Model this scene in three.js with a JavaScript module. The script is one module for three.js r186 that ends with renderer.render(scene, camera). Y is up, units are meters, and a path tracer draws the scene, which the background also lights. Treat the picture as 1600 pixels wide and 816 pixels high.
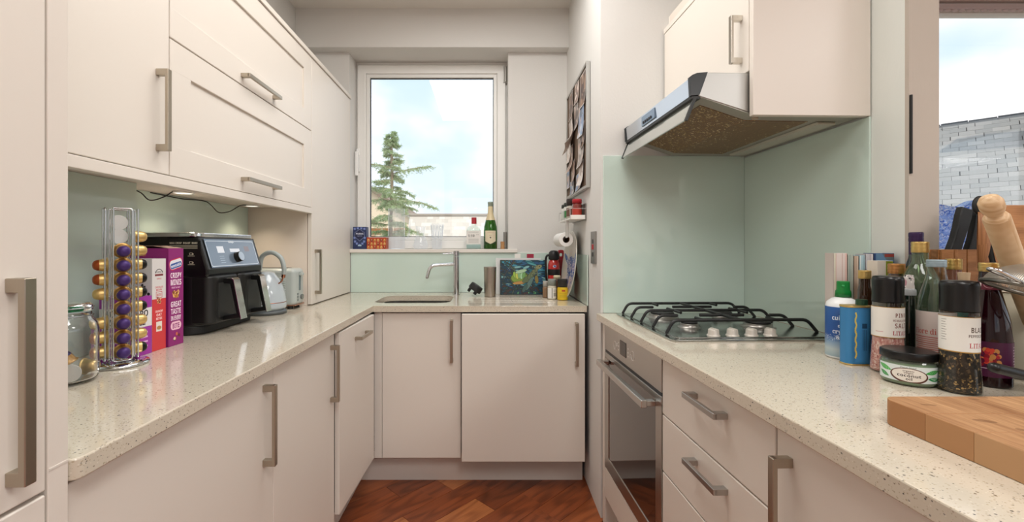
import * as THREE from 'three';
import { RoundedBoxGeometry } from 'three/addons/geometries/RoundedBoxGeometry.js';
import { mergeGeometries } from 'three/addons/utils/BufferGeometryUtils.js';
import { ImprovedNoise } from 'three/addons/math/ImprovedNoise.js';
import { RectAreaLightUniformsLib } from 'three/addons/lights/RectAreaLightUniformsLib.js';

// ---------------------------------------------------------------- camera, sky, sun, large lamps, exposure
RectAreaLightUniformsLib.init();
const scene = new THREE.Scene();
const renderer = new THREE.WebGLRenderer({ antialias: true });
renderer.toneMapping = THREE.LinearToneMapping;
renderer.toneMappingExposure = 1.15;
renderer.shadowMap.enabled = true;

const camera = new THREE.PerspectiveCamera(62.68, 1600 / 816, 0.02, 200);
camera.position.set(0, 1.19, 0);
camera.lookAt(0, 1.19, -5);
camera.setViewOffset(1600, 816, 40, 22, 1600, 816);   // the shifted lens of an upright interior photograph
scene.add(camera);

const sunDirection = new THREE.Vector3(0.45, 0.70, 0.55).normalize();
{ // a bright hazy sky: pale blue air with soft white clouds all round
  const W = 1024, H = 512, data = new Float32Array(W * H * 4), noise = new ImprovedNoise();
  const fbm = (x, y, z) => { let s = 0, a = 0.55; for (let i = 0; i < 5; i++) { s += a * noise.noise(x, y, z); x *= 2.1; y *= 2.1; z *= 2.1; a *= 0.5; } return s; };
  for (let row = 0; row < H; row++) for (let col = 0; col < W; col++) {
    const up = ((row + 0.5) / H - 0.5) * Math.PI, round = ((col + 0.5) / W - 0.5) * 2 * Math.PI, y = Math.sin(up), x = Math.cos(round) * Math.cos(up), z = Math.sin(round) * Math.cos(up), i = (row * W + col) * 4;
    const k = 1.5 / (Math.max(y, 0) + 0.42), d = fbm(x * k + 3.1, y * 2.2 + 1.7, z * k + 8.3), t = THREE.MathUtils.smoothstep(d, -0.22, 0.16), h = THREE.MathUtils.smoothstep(y, 0.0, 0.75);
    const blue = [0.58 - 0.2 * h, 0.76 - 0.14 * h, 0.92 - 0.04 * h], white = 1.06 + 0.05 * fbm(x * 5, y * 5, z * 5);
    for (let c = 0; c < 3; c++) data[i + c] = y < 0 ? [0.36, 0.34, 0.31][c] : blue[c] + (white - blue[c]) * (0.25 + 0.75 * t) * (1 - 0.25 * h);
    data[i + 3] = 1;
  }
  const t = new THREE.DataTexture(data, W, H, THREE.RGBAFormat, THREE.FloatType); t.mapping = THREE.EquirectangularReflectionMapping; t.magFilter = THREE.LinearFilter; t.needsUpdate = true;
  scene.background = t; scene.backgroundIntensity = 1.12;
}

const sun = new THREE.DirectionalLight(0xfff1de, 2.0);
sun.name = 'sun';
sun.position.copy(sunDirection).multiplyScalar(30); sun.target.position.set(0, 0, 0);
sun.shadow.mapSize.set(2048, 2048);
Object.assign(sun.shadow.camera, { left: -18, right: 18, top: 18, bottom: -18, near: 1, far: 80 });
scene.add(sun, sun.target);

const CEILING_LAMPS = [   // x, depth, width, length, intensity
  [0.47, -0.45, 0.6, 1.2, 9.4],
  [-0.05, 1.45, 0.9, 1.2, 4.5],
  [2.6, -0.2, 1.2, 0.6, 8.5],
  [2.4, -2.4, 1.2, 1.2, 10.0],
];
const LAMP_TINT = new THREE.Color(1.0, 0.985, 0.958);

// ---------------------------------------------------------------- helpers
let seedState = 7;
const reseed = (s) => { seedState = s >>> 0; };
const rnd = () => { seedState = (seedState + 0x6d2b79f5) | 0; let t = Math.imul(seedState ^ (seedState >>> 15), 1 | seedState); t = (t + Math.imul(t ^ (t >>> 7), 61 | t)) ^ t; return ((t ^ (t >>> 14)) >>> 0) / 4294967296; };
const rr = (a, b) => a + (b - a) * rnd();
const perlin = new ImprovedNoise();
const P = (x, y, d) => new THREE.Vector3(x, y, -d);      // d is depth in front of the camera (world z = -d)

const used = {};
const numbered = (n) => { const k = used[n] = (used[n] ?? -1) + 1; return k ? `${n}_${String(k).padStart(3, '0')}` : n; };
const flat = (g) => {
  const f = g.index ? g.toNonIndexed() : g;
  for (const k of Object.keys(f.attributes)) if (!['position', 'normal', 'uv'].includes(k)) f.deleteAttribute(k);
  if (!f.attributes.normal) f.computeVertexNormals();
  if (!f.attributes.uv) f.setAttribute('uv', new THREE.BufferAttribute(new Float32Array(f.attributes.position.count * 2), 2));
  f.morphAttributes = {};
  return f;
};
const merge = (gs) => (Array.isArray(gs) ? (gs.length === 1 ? gs[0] : mergeGeometries(gs.map(flat), false)) : gs);
function metric(g, s = 1, ox = 0, oy = 0) {                  // uv in metres by the face's main direction
  const f = flat(g), p = f.attributes.position, uv = new Float32Array(p.count * 2), a = new THREE.Vector3(), b = new THREE.Vector3(), c = new THREE.Vector3();
  for (let i = 0; i < p.count; i += 3) {
    a.fromBufferAttribute(p, i); b.fromBufferAttribute(p, i + 1).sub(a); c.fromBufferAttribute(p, i + 2).sub(a); b.cross(c);
    const x = Math.abs(b.x), y = Math.abs(b.y), z = Math.abs(b.z);
    for (let k = i; k < i + 3; k++) {
      a.fromBufferAttribute(p, k);
      const [u, v] = x >= y && x >= z ? [a.z, a.y] : y >= z ? [a.x, a.z] : [a.x, a.y];
      uv[k * 2] = u * s + ox; uv[k * 2 + 1] = v * s + oy;
    }
  }
  f.setAttribute('uv', new THREE.BufferAttribute(uv, 2));
  return f;
}
function box(x0, x1, y0, y1, d0, d1, r = 0, seg = 2) {
  const w = Math.abs(x1 - x0), h = Math.abs(y1 - y0), l = Math.abs(d1 - d0);
  const g = r > 0 ? new RoundedBoxGeometry(w, h, l, seg, Math.min(r, w / 2.01, h / 2.01, l / 2.01)) : new THREE.BoxGeometry(w, h, l);
  return g.translate((x0 + x1) / 2, (y0 + y1) / 2, -(d0 + d1) / 2);
}
const shapeOf = (pts) => { const s = new THREE.Shape(); pts.forEach(([x, y], i) => (i ? s.lineTo(x, y) : s.moveTo(x, y))); s.closePath(); return s; };
function prismZ(pts, d0, d1, bevel = 0, holes = []) {         // an outline in x, y run along the depth
  const s = Array.isArray(pts) ? shapeOf(pts) : pts; holes.forEach((h) => s.holes.push(Array.isArray(h) ? shapeOf(h) : h));
  return new THREE.ExtrudeGeometry(s, { depth: d1 - d0 - 2 * bevel, bevelEnabled: bevel > 0, bevelSize: bevel, bevelOffset: -bevel, bevelThickness: bevel, bevelSegments: 2, curveSegments: 16 }).translate(0, 0, -d1 + bevel);
}
function prismY(pts, y0, y1, bevel = 0, holes = []) {         // an outline in x, depth run upwards
  const s = Array.isArray(pts) ? shapeOf(pts) : pts; holes.forEach((h) => s.holes.push(Array.isArray(h) ? shapeOf(h) : h));
  return new THREE.ExtrudeGeometry(s, { depth: y1 - y0 - 2 * bevel, bevelEnabled: bevel > 0, bevelSize: bevel, bevelOffset: -bevel, bevelThickness: bevel, bevelSegments: 2, curveSegments: 16 }).rotateX(-Math.PI / 2).translate(0, y0 + bevel, 0);
}
function roundRect(x0, x1, y0, y1, r, Kind = THREE.Shape) {
  const s = new Kind();
  s.moveTo(x0 + r, y0); s.lineTo(x1 - r, y0); s.absarc(x1 - r, y0 + r, r, -Math.PI / 2, 0, false); s.lineTo(x1, y1 - r); s.absarc(x1 - r, y1 - r, r, 0, Math.PI / 2, false);
  s.lineTo(x0 + r, y1); s.absarc(x0 + r, y1 - r, r, Math.PI / 2, Math.PI, false); s.lineTo(x0, y0 + r); s.absarc(x0 + r, y0 + r, r, Math.PI, Math.PI * 1.5, false);
  return s;
}
const lathe = (prof, x = 0, y = 0, d = 0, seg = 40) => new THREE.LatheGeometry(prof.map(([r, h]) => new THREE.Vector2(Math.max(r, 1e-5), h)), seg).translate(x, y, -d);
const cyl = (x, y, d, r, h, seg = 32, r2 = r) => new THREE.CylinderGeometry(r2, r, h, seg).translate(x, y + h / 2, -d);   // stands on y
function rod(a, b, r, seg = 10, r2 = r) {                       // a straight bar between two points
  const v = b.clone().sub(a), g = new THREE.CylinderGeometry(r2, r, v.length(), seg).translate(0, v.length() / 2, 0);
  return g.applyQuaternion(new THREE.Quaternion().setFromUnitVectors(new THREE.Vector3(0, 1, 0), v.normalize())).translate(a.x, a.y, a.z);
}
function bent(pts, r, bend = 0.01, seg = 48, rad = 10, closed = false) {   // a bar through points with rounded corners
  const path = new THREE.CurvePath(); let from = pts[0];
  for (let i = 1; i < pts.length - 1; i++) {
    const a = pts[i].clone().add(pts[i - 1].clone().sub(pts[i]).setLength(Math.min(bend, pts[i].distanceTo(pts[i - 1]) * 0.49))), b = pts[i].clone().add(pts[i + 1].clone().sub(pts[i]).setLength(Math.min(bend, pts[i].distanceTo(pts[i + 1]) * 0.49)));
    path.add(new THREE.LineCurve3(from, a)); path.add(new THREE.QuadraticBezierCurve3(a, pts[i], b)); from = b;
  }
  path.add(new THREE.LineCurve3(from, pts[pts.length - 1]));
  return merge([new THREE.TubeGeometry(path, seg, r, rad, closed), new THREE.SphereGeometry(r, rad, 6).translate(...pts[0].toArray()), new THREE.SphereGeometry(r, rad, 6).translate(...pts[pts.length - 1].toArray())]);
}
const wire = (pts, r, seg = 40, rad = 8) => new THREE.TubeGeometry(new THREE.CatmullRomCurve3(pts), seg, r, rad);
const ring = (x, y, d, R, r, seg = 40) => new THREE.TorusGeometry(R, r, 8, seg).rotateX(Math.PI / 2).translate(x, y, -d);

// the right-hand run stands very slightly askew to the rest of the room
const SKEW = 0.026, PIVOT = [0.482, 1.857];
const runMatrix = new THREE.Matrix4().makeTranslation(PIVOT[0], 0, -PIVOT[1]).multiply(new THREE.Matrix4().makeRotationY(SKEW)).multiply(new THREE.Matrix4().makeTranslation(-PIVOT[0], 0, PIVOT[1]));

const origins = new Map();
function tag(o, label, category, opt = {}) { o.userData.label = label; if (category) o.userData.category = category; if (opt.group) o.userData.group = opt.group; if (opt.kind) o.userData.kind = opt.kind; return o; }
function place(o, [x, y, d], opt) {
  const at = P(x, y, d); origins.set(o, at);
  o.position.copy(at); if (opt.run) { o.position.applyMatrix4(runMatrix); o.rotation.y = SKEW; }
  if (opt.turn) o.rotation.y += opt.turn;
  scene.add(o); return o;
}
// a thing with parts: a Group at its base
function T(name, label, category, at, opt = {}) { const o = new THREE.Group(); o.name = numbered(name); tag(o, label, category, opt); return place(o, at, opt); }
// a thing of one piece
function M(name, label, category, at, geos, material, opt = {}) {
  const o = new THREE.Mesh(merge(geos).clone().translate(-at[0], -at[1], at[2]), material); o.name = numbered(name); tag(o, label, category, opt); return place(o, at, opt);
}
// a part (or a sub-part) given in room coordinates
function part(name, geos, material, parent, label) {
  const at = origins.get(parent), o = new THREE.Mesh(merge(geos).clone().translate(-at.x, -at.y, -at.z), material);
  o.name = name; if (label) o.userData.label = label; parent.add(o); origins.set(o, at); return o;
}
// a piece of the setting
function S(name, label, category, geos, material, opt = {}) {
  const g = merge(geos); if (opt.run) g.applyMatrix4(runMatrix);
  const o = new THREE.Mesh(g, material); o.name = name; tag(o, label, category, { kind: 'structure' }); scene.add(o); origins.set(o, new THREE.Vector3()); return o;
}

// ---------------------------------------------------------------- materials
const std = (color, roughness = 0.5, metalness = 0, more = {}) => new THREE.MeshPhysicalMaterial({ color, roughness, metalness, ...more });
function canvasTexture(w, h, draw, repeat) {
  const c = document.createElement('canvas'); c.width = w; c.height = h;
  const g = c.getContext('2d'); draw(g, w, h);
  const t = new THREE.CanvasTexture(c); t.colorSpace = THREE.SRGBColorSpace; t.magFilter = THREE.LinearFilter;
  if (repeat) { t.wrapS = t.wrapT = THREE.RepeatWrapping; t.repeat.set(...repeat); }
  return t;
}
const printed = (w, h, draw, roughness = 0.5, more = {}) => new THREE.MeshPhysicalMaterial({ map: canvasTexture(w, h, draw), roughness, ...more });
function noiseTexture(n, f, wrap = true) {                       // grey data map from f(u, v) in 0..1
  const data = new Uint8Array(n * n * 4);
  for (let y = 0; y < n; y++) for (let x = 0; x < n; x++) { const v = Math.max(0, Math.min(255, f(x / n, y / n) * 255)), i = (y * n + x) * 4; data[i] = data[i + 1] = data[i + 2] = v; data[i + 3] = 255; }
  const t = new THREE.DataTexture(data, n, n); t.magFilter = THREE.LinearFilter; if (wrap) t.wrapS = t.wrapT = THREE.RepeatWrapping; t.needsUpdate = true; return t;
}
const paintGrain = noiseTexture(256, (u, v) => 0.5 + 0.25 * perlin.noise(u * 32, v * 32, 1.5) + 0.25 * perlin.noise(u * 64, v * 64, 7.5));
paintGrain.repeat.set(3, 3);
const wallPaint = std('#dddbd7', 0.85, 0, { bumpMap: paintGrain, bumpScale: 0.0004 });
const ceilingPaint = std('#dedad3', 0.9, 0, { bumpMap: paintGrain, bumpScale: 0.0003 });
const sidePaint = std('#e0e4de', 0.8, 0, { bumpMap: paintGrain, bumpScale: 0.0003 });
const endPaint = std('#c2b8ac', 0.85, 0, { bumpMap: paintGrain, bumpScale: 0.0003 });
const cream = std('#e4dcd2', 0.42, 0, { clearcoat: 0.15, clearcoatRoughness: 0.35 });
const creamEdge = std('#e4dcd2', 0.45);
const carcass = std('#e2d6ca', 0.55);
const plinthPaint = std('#d9d0c8', 0.5);
const darkGap = std('#2b2622', 0.8);
const nickel = std('#b5ab9c', 0.34, 1);
const chrome = std('#d6d8da', 0.12, 1);
const steel = std('#bdb9b3', 0.3, 1);
const steelSmooth = std('#c9c8c4', 0.2, 1);
const iron = std('#121212', 0.45);
const blackPlastic = std('#0d0d0e', 0.32);
const blackMatte = std('#161616', 0.6);
const whitePlastic = std('#eeedea', 0.35);
const splashGlass = std('#cfe2d8', 0.05, 0, { clearcoat: 1, clearcoatRoughness: 0.02, ior: 1.5 });
const paneGlass = std('#ffffff', 0.0, 0, { transmission: 1, thickness: 0, ior: 1.5 });
const clearGlass = std('#f4faf8', 0.02, 0, { transmission: 1, thickness: 0, ior: 1.5 });
const solidGlass = std('#ffffff', 0.0, 0, { transmission: 1, thickness: 0.004, ior: 1.5, attenuationColor: new THREE.Color(0.8, 0.95, 0.9), attenuationDistance: 0.15 });
const upvc = std('#efeeea', 0.35);

// quartz worktop: a cream ground with grey, brown and pale chips, 0.8 m to a tile
const quartzMap = canvasTexture(2048, 2048, (g, n) => {
  g.fillStyle = '#d2c8b6'; g.fillRect(0, 0, n, n);
  reseed(11);
  const chip = (x, y, r, c) => { g.fillStyle = c; for (const ox of [-n, 0, n]) for (const oy of [-n, 0, n]) { if (x + ox < -9 || x + ox > n + 9 || y + oy < -9 || y + oy > n + 9) continue; g.beginPath(); const k = 5; for (let i = 0; i < k; i++) { const a = i / k * 6.283 + r, q = r * (0.6 + 0.5 * Math.abs(Math.sin(i * 7.3 + x))); g.lineTo(x + ox + q * Math.cos(a), y + oy + q * 0.8 * Math.sin(a)); } g.fill(); } };
  for (let i = 0; i < 26000; i++) chip(rnd() * n, rnd() * n, rr(1.2, 4.2), ['#d6ccb9', '#c2b59f', '#e0d8c8', '#bbae97', '#d0c5b1'][Math.floor(rnd() * 5)]);
  for (let i = 0; i < 6500; i++) chip(rnd() * n, rnd() * n, rr(1.6, 4.6), ['#a39886', '#b0a28c', '#8f8a82', '#b5a88f'][Math.floor(rnd() * 4)]);
  for (let i = 0; i < 1500; i++) chip(rnd() * n, rnd() * n, rr(2.0, 5.4), ['#5f5b57', '#6d675f', '#4d4a4a', '#7a6c5a'][Math.floor(rnd() * 4)]);
}, [1.25, 1.25]);
const quartz = std('#ffffff', 0.13, 0, { map: quartzMap, clearcoat: 0.35, clearcoatRoughness: 0.06 });

function woodMap(n, base, dark, seed, rings = 18, repeat) {       // grain runs along u
  return canvasTexture(n, n, (g) => {
    const im = g.createImageData(n, n), a = new THREE.Color(base).convertLinearToSRGB(), b = new THREE.Color(dark).convertLinearToSRGB();
    for (let y = 0; y < n; y++) for (let x = 0; x < n; x++) {
      const u = x / n, v = y / n, w = perlin.noise(u * 2.2 + seed, v * 4, seed), f = perlin.noise(u * 9 + seed, v * 150, seed * 2.1), q = 0.5 + 0.5 * Math.sin((v * rings + w * 4.5) * 2.2);
      const k = Math.min(1, Math.max(0, 0.55 * q * q + 0.35 * (f + 0.4) + 0.25 * w)), i = (y * n + x) * 4;
      im.data[i] = 255 * (a.r + (b.r - a.r) * k); im.data[i + 1] = 255 * (a.g + (b.g - a.g) * k); im.data[i + 2] = 255 * (a.b + (b.b - a.b) * k); im.data[i + 3] = 255;
    }
    g.putImageData(im, 0, 0);
  }, repeat);
}
const floorMaps = [woodMap(512, '#a0582f', '#6b3418', 1.3, 6, [1.6, 3]), woodMap(512, '#8e4a28', '#5c2c16', 5.1, 8, [1.6, 3]), woodMap(512, '#b06d40', '#844825', 9.7, 5, [1.6, 3]), woodMap(512, '#7a3f24', '#4c2614', 13.2, 7, [1.6, 3])];
const floorWoods = floorMaps.map((m) => std('#ffffff', 0.36, 0, { map: m }));
const beech = std('#ffffff', 0.55, 0, { map: woodMap(512, '#e0c39e', '#c49c70', 3.3, 4) });
const oak = std('#ffffff', 0.5, 0, { map: woodMap(512, '#b98250', '#8a5a30', 6.1, 9, [3, 3]) });
const darkBeech = std('#ffffff', 0.55, 0, { map: woodMap(512, '#a8744a', '#7a4e2c', 8.4, 8) });

// ---------------------------------------------------------------- the setting
const FLOOR = S('floor', 'red brown hardwood floor laid in diagonal boards', 'floor', [box(-1.45, 5.3, -0.2, -0.014, -4.8, 3.0)], floorWoods[1]);
{ // boards laid at 45 degrees, each its own piece
  reseed(21);
  const w = 0.128, c = Math.SQRT1_2, shapes = {};
  for (let j = -23; j < 8; j++) {
    let s = -0.6 + rr(0, 0.6) - (j % 2 ? 0.37 : 0);
    while (s < 3.4) {
      const len = [0.55, 0.7, 0.85][Math.floor(rnd() * 3)], t = j * w, sm = s + len / 2, x = (sm + t) * c - 0.0, d = (sm - t) * c;
      s += len;
      if (x < -0.95 || x > 0.62 || d < 0.3 || d > 2.5) continue;
      shapes[len] ??= [0, 1, 2, 3].map((k) => metric(new RoundedBoxGeometry(len - 0.0012, 0.013, w - 0.0012, 1, 0.0012).translate(0, -0.0065, 0), 1, k * 0.31, k * 0.17));
      const m = new THREE.Mesh(shapes[len][Math.floor(rnd() * 4)], floorWoods[Math.floor(rnd() * 4)]);
      m.name = 'plank'; m.position.set(x, -rnd() * 0.0006, -d); m.rotation.y = Math.PI / 4; FLOOR.add(m);
    }
  }
}
S('floor_living', 'red brown hardwood floor of the living area behind the kitchen', 'floor', [box(-1.2, 5.0, -0.0135, 0, -4.5, 0.05)], std('#ffffff', 0.36, 0, { map: floorMaps[0] }));
S('ceiling', 'plain off white ceiling over the kitchen and the room behind it', 'ceiling', [box(-1.45, 1.6, 2.67, 2.9, -4.8, 3.0), box(1.6, 5.3, 2.67, 2.9, -4.8, 2.65)], ceilingPaint);
S('ceiling_beam', 'boxed white beam dropped below the ceiling above the window', 'beam', [box(-1.185, 0.515, 2.43, 2.67, 2.66, 2.735)], wallPaint);
S('wall_back', 'white end wall with the window above the sink', 'wall', [prismZ([[-1.45, -0.1], [1.6, -0.1], [1.6, 2.67], [-1.45, 2.67]], 2.735, 3.0, 0, [[[-0.874, 1.15], [0.139, 1.15], [0.139, 2.43], [-0.874, 2.43]]])], wallPaint);
S('wall_left', 'white wall behind the long run of units on the left', 'wall', [box(-1.45, -1.185, -0.1, 2.67, -4.8, 2.735)], wallPaint);
S('wall_boxing', 'boxed out part of the left wall behind the capsule stand', 'wall', [box(-1.185, -1.068, 0.9, 1.4, 0.59, 1.3)], wallPaint);
S('wall_pier', 'white pier between the sink corner and the hob', 'wall', [prismY([[0.502, 1.883], [1.35, 1.883], [1.35, 2.735], [0.514, 2.735]], -0.1, 2.67)], wallPaint);
S('wall_right', 'white partition wall beside the hob ending near the window of the next room', 'wall', [box(1.137, 1.222, 0, 2.67, 1.166, 1.885)], sidePaint, { run: true });
S('wall_end', 'beige end face of the partition wall beside the knife block', 'wall', [box(1.137, 1.222, 0, 2.67, 1.155, 1.166)], endPaint, { run: true });
S('wall_dining', 'white window wall of the next room', 'wall', [prismZ([[1.35, -0.1], [5.3, -0.1], [5.3, 2.67], [1.35, 2.67]], 2.4, 2.65, 0, [[[2.3, 1.15], [4.5, 1.15], [4.5, 2.64], [2.3, 2.64]]])], wallPaint);
S('wall_far', 'white side wall of the room behind the kitchen', 'wall', [prismZ([[-2.4, -0.1], [4.8, -0.1], [4.8, 2.67], [-2.4, 2.67]], 0, 0.3, 0, [[[-1.2, 0.9], [3.9, 0.9], [3.9, 2.4], [-1.2, 2.4]]]).rotateY(-Math.PI / 2).translate(5.0, 0, 0)], wallPaint);
S('wall_rear', 'white rear wall with a wide window behind the camera', 'wall', [prismZ([[-1.45, -0.1], [5.3, -0.1], [5.3, 2.67], [-1.45, 2.67]], -4.8, -4.5, 0, [[[-0.9, 1.1], [1.6, 1.1], [1.6, 2.45], [-0.9, 2.45]]])], wallPaint);

{ // the window above the sink: fixed frame, opening sash, bead, pane, handle, hinges
  const w = S('window_1', 'white plastic framed window above the sink', 'window', [
    prismZ([[-0.874, 1.15], [0.139, 1.15], [0.139, 2.43], [-0.874, 2.43]], 2.885, 2.955, 0, [[[-0.84, 1.185], [0.105, 1.185], [0.105, 2.40], [-0.84, 2.40]]])], upvc);
  const rect = (x0, x1, y0, y1) => [[x0, y0], [x1, y0], [x1, y1], [x0, y1]];
  part('window_sash', [prismZ(rect(-0.862, 0.128, 1.178, 2.405), 2.863, 2.92, 0.004, [rect(-0.806, 0.072, 1.234, 2.349)])], upvc, w);
  part('glazing_bead', [prismZ(rect(-0.8055, 0.0715, 1.2345, 2.3485), 2.874, 2.9, 0.003, [rect(-0.782, 0.048, 1.257, 2.326)])], upvc, w);
  part('gasket', [prismZ(rect(-0.7815, 0.0475, 1.2575, 2.3255), 2.888, 2.9, 0, [rect(-0.7775, 0.0435, 1.2615, 2.3215)])], std('#3a3d40', 0.7), w);
  part('pane', [box(-0.777, 0.043, 1.262, 2.321, 2.8925, 2.8965)], paneGlass, w);
  const h = part('window_handle', [box(-0.866, -0.842, 1.69, 1.845, 2.853, 2.8635, 0.003), box(-0.862, -0.846, 1.80, 1.82, 2.828, 2.855, 0.004), box(-0.865, -0.845, 1.66, 1.82, 2.817, 2.832, 0.005)], std('#f2f2f0', 0.25), w);
  part('hinge', [cyl(0.128, 2.29, 2.858, 0.009, 0.1, 16), box(0.112, 0.138, 2.285, 2.395, 2.858, 2.866, 0.002)], std('#a6a39d', 0.4, 0.6), w);
  part('hinge', [cyl(0.128, 1.185, 2.858, 0.009, 0.1, 16), box(0.112, 0.138, 1.18, 1.29, 2.858, 2.866, 0.002)], std('#a6a39d', 0.4, 0.6), w);
  const sill = S('windowsill_1', 'white painted windowsill above the glass splashback', 'windowsill', [prismY([[-0.874, 2.715], [0.196, 2.715], [0.196, 2.735], [0.139, 2.736], [0.139, 2.885], [-0.874, 2.885]], 1.153, 1.176, 0.003)], std('#e6e0d8', 0.4));
}
{ // window of the next room with its roman blind; rear windows
  const w = S('window_2', 'wide window of the next room looking onto a slate roof', 'window', [prismZ([[2.3, 1.15], [4.5, 1.15], [4.5, 2.64], [2.3, 2.64]], 2.585, 2.645, 0, [[[2.36, 1.2], [4.44, 1.2], [4.44, 2.6], [2.36, 2.6]]])], upvc);
  part('pane', [box(2.36, 4.44, 1.2, 2.6, 2.612, 2.616)], paneGlass, w);
  S('windowsill_2', 'white windowsill of the next room', 'windowsill', [box(2.3, 4.5, 1.152, 1.178, 2.38, 2.585, 0.004)], std('#e6e0d8', 0.4));
  const pr = (x0, x1, y0, y1) => [[x0, y0], [x1, y0], [x1, y1], [x0, y1]];
  const g3 = S('window_3', 'wide white window in the rear wall behind the camera', 'window', [prismZ(pr(-0.9, 1.6, 1.1, 2.45), -4.7, -4.63, 0, [pr(-0.84, 0.32, 1.16, 2.39), pr(0.38, 1.54, 1.16, 2.39)])], upvc);
  part('pane', [box(-0.84, 0.32, 1.16, 2.39, -4.667, -4.663)], paneGlass, g3); part('pane', [box(0.38, 1.54, 1.16, 2.39, -4.667, -4.663)], paneGlass, g3);
  const g4 = S('window_4', 'long white window in the far side wall of the living area', 'window', [prismZ(pr(-1.2, 3.9, 0.9, 2.4), 0, 0.07, 0, [pr(-1.14, 1.32, 0.96, 2.34), pr(1.38, 3.84, 0.96, 2.34)]).rotateY(-Math.PI / 2).translate(5.13, 0, 0)], upvc);
  part('pane', [box(5.155, 5.159, 0.96, 2.34, -1.32, 1.14)], paneGlass, g4); part('pane', [box(5.155, 5.159, 0.96, 2.34, -3.84, -1.38)], paneGlass, g4);
}
CEILING_LAMPS.forEach(([x, d, w, l, power], i) => {
  const t = T('ceiling_light', ['flat white ceiling light panel behind the camera position', 'narrow ceiling light panel above the kitchen aisle', 'flat white ceiling light panel nearest the dining window', 'square ceiling light panel in the living area by the far wall'][i], 'ceiling light', [x, 2.67, d], {});
  part('frame', [prismY([[x - w / 2 - 0.02, d - l / 2 - 0.02], [x + w / 2 + 0.02, d - l / 2 - 0.02], [x + w / 2 + 0.02, d + l / 2 + 0.02], [x - w / 2 - 0.02, d + l / 2 + 0.02]], 2.648, 2.6695, 0, [[[x - w / 2, d - l / 2], [x + w / 2, d - l / 2], [x + w / 2, d + l / 2], [x - w / 2, d + l / 2]]])], whitePlastic, t);
  part('light_diffuser', [box(x - w / 2, x + w / 2, 2.655, 2.669, d - l / 2, d + l / 2)], std('#ffffff', 0.6, 0, { emissive: LAMP_TINT, emissiveIntensity: 1.2 }), t);
  const r = new THREE.RectAreaLight(LAMP_TINT, power, w, l); r.name = 'ceiling_lamp'; r.rotation.x = -Math.PI / 2; r.position.set(0, -0.024, 0); t.add(r);
});

// ---------------------------------------------------------------- fitted units
// bow handle: a flat bar on two square posts; facing = direction it sticks out to
function handle(x, y, d, length, facing, axis, out = 0.033) {
  const bar = new RoundedBoxGeometry(0.014, length, 0.009, 2, 0.0015).translate(0, 0, out - 0.0045);
  const post = (k) => new RoundedBoxGeometry(0.0138, 0.017, out - 0.004, 2, 0.0012).translate(0, k * (length / 2 - 0.0085), (out - 0.004) / 2);
  const g = merge([bar, post(1), post(-1)]).clone();
  if (axis === 'flat') g.rotateZ(Math.PI / 2);
  g.rotateY({ '+x': Math.PI / 2, '-x': -Math.PI / 2, '+z': 0 }[facing]);
  return g.translate(x, y, -d);
}
const rectPts = (x0, x1, y0, y1) => [[x0, y0], [x1, y0], [x1, y1], [x0, y1]];

{ // tall unit at the near left
  const t = T('tall_cabinet', 'tall cream cabinet with a long nickel handle at the near left edge', 'cabinet', [-0.87, 0, 0.3]);
  part('carcass', [box(-1.18, -0.585, 0.14, 2.2, 0.02, 0.552)], carcass, t);
  part('end_panel', [box(-1.18, -0.566, 0.0, 2.2, 0.5535, 0.5808, 0.0015)], cream, t);
  const d1 = part('door', [box(-0.584, -0.5655, 0.877, 2.2, 0.02, 0.5505, 0.0025)], cream, t);
  part('handle', [handle(-0.5655, 1.03, 0.51, 0.246, '+x', 'up', 0.024)], nickel, d1);
  part('door', [box(-0.584, -0.5655, 0.145, 0.872, 0.02, 0.5505, 0.0025)], cream, t);
  part('filler_strip', [box(-0.5662, -0.5652, 0.9, 0.903, 0.5545, 0.58)], creamEdge, t);
}
function baseUnit(name, label, x, d0, d1, facing, opt, doors) {
  const t = T(name, label, 'cabinet', [x, 0, (d0 + d1) / 2], opt);
  return t;
}
{ // left run
  const a = T('base_cabinet', 'cream base cabinet under the capsule stand, nearest on the left', 'cabinet', [-0.88, 0, 0.87]);
  part('carcass', [box(-1.18, -0.5995, 0.142, 0.866, 0.585, 1.163)], carcass, a);
  const da = part('door', [box(-0.5975, -0.578, 0.145, 0.862, 0.585, 1.1615, 0.0025)], cream, a);
  part('handle', [handle(-0.578, 0.727, 1.113, 0.21, '+x', 'up')], nickel, da);
  const b = T('base_cabinet', 'cream base cabinet under the air fryer beside the ajar door', 'cabinet', [-0.88, 0, 1.4]);
  part('carcass', [box(-1.18, -0.5995, 0.142, 0.866, 1.166, 1.626)], carcass, b);
  const db = part('door', [box(-0.5975, -0.578, 0.145, 0.862, 1.1645, 1.629, 0.0025)], cream, b);
  part('handle', [handle(-0.578, 0.72, 1.592, 0.21, '+x', 'up')], nickel, db);
  const c = T('dishwasher', 'slim built-in dishwasher with a cream front standing slightly ajar', 'dishwasher', [-0.562, 0, 1.64], { turn: -0.037 });
  const dc = part('door', [box(-0.582, -0.562, 0.164, 0.862, 1.64, 2.085, 0.0025)], cream, c);
  part('handle', [handle(-0.562, 0.803, 1.885, 0.15, '+x', 'flat')], nickel, dc);
  part('body', [box(-1.13, -0.60, 0.145, 0.86, 1.645, 2.04)], std('#6d6a66', 0.5), c);
}
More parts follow.
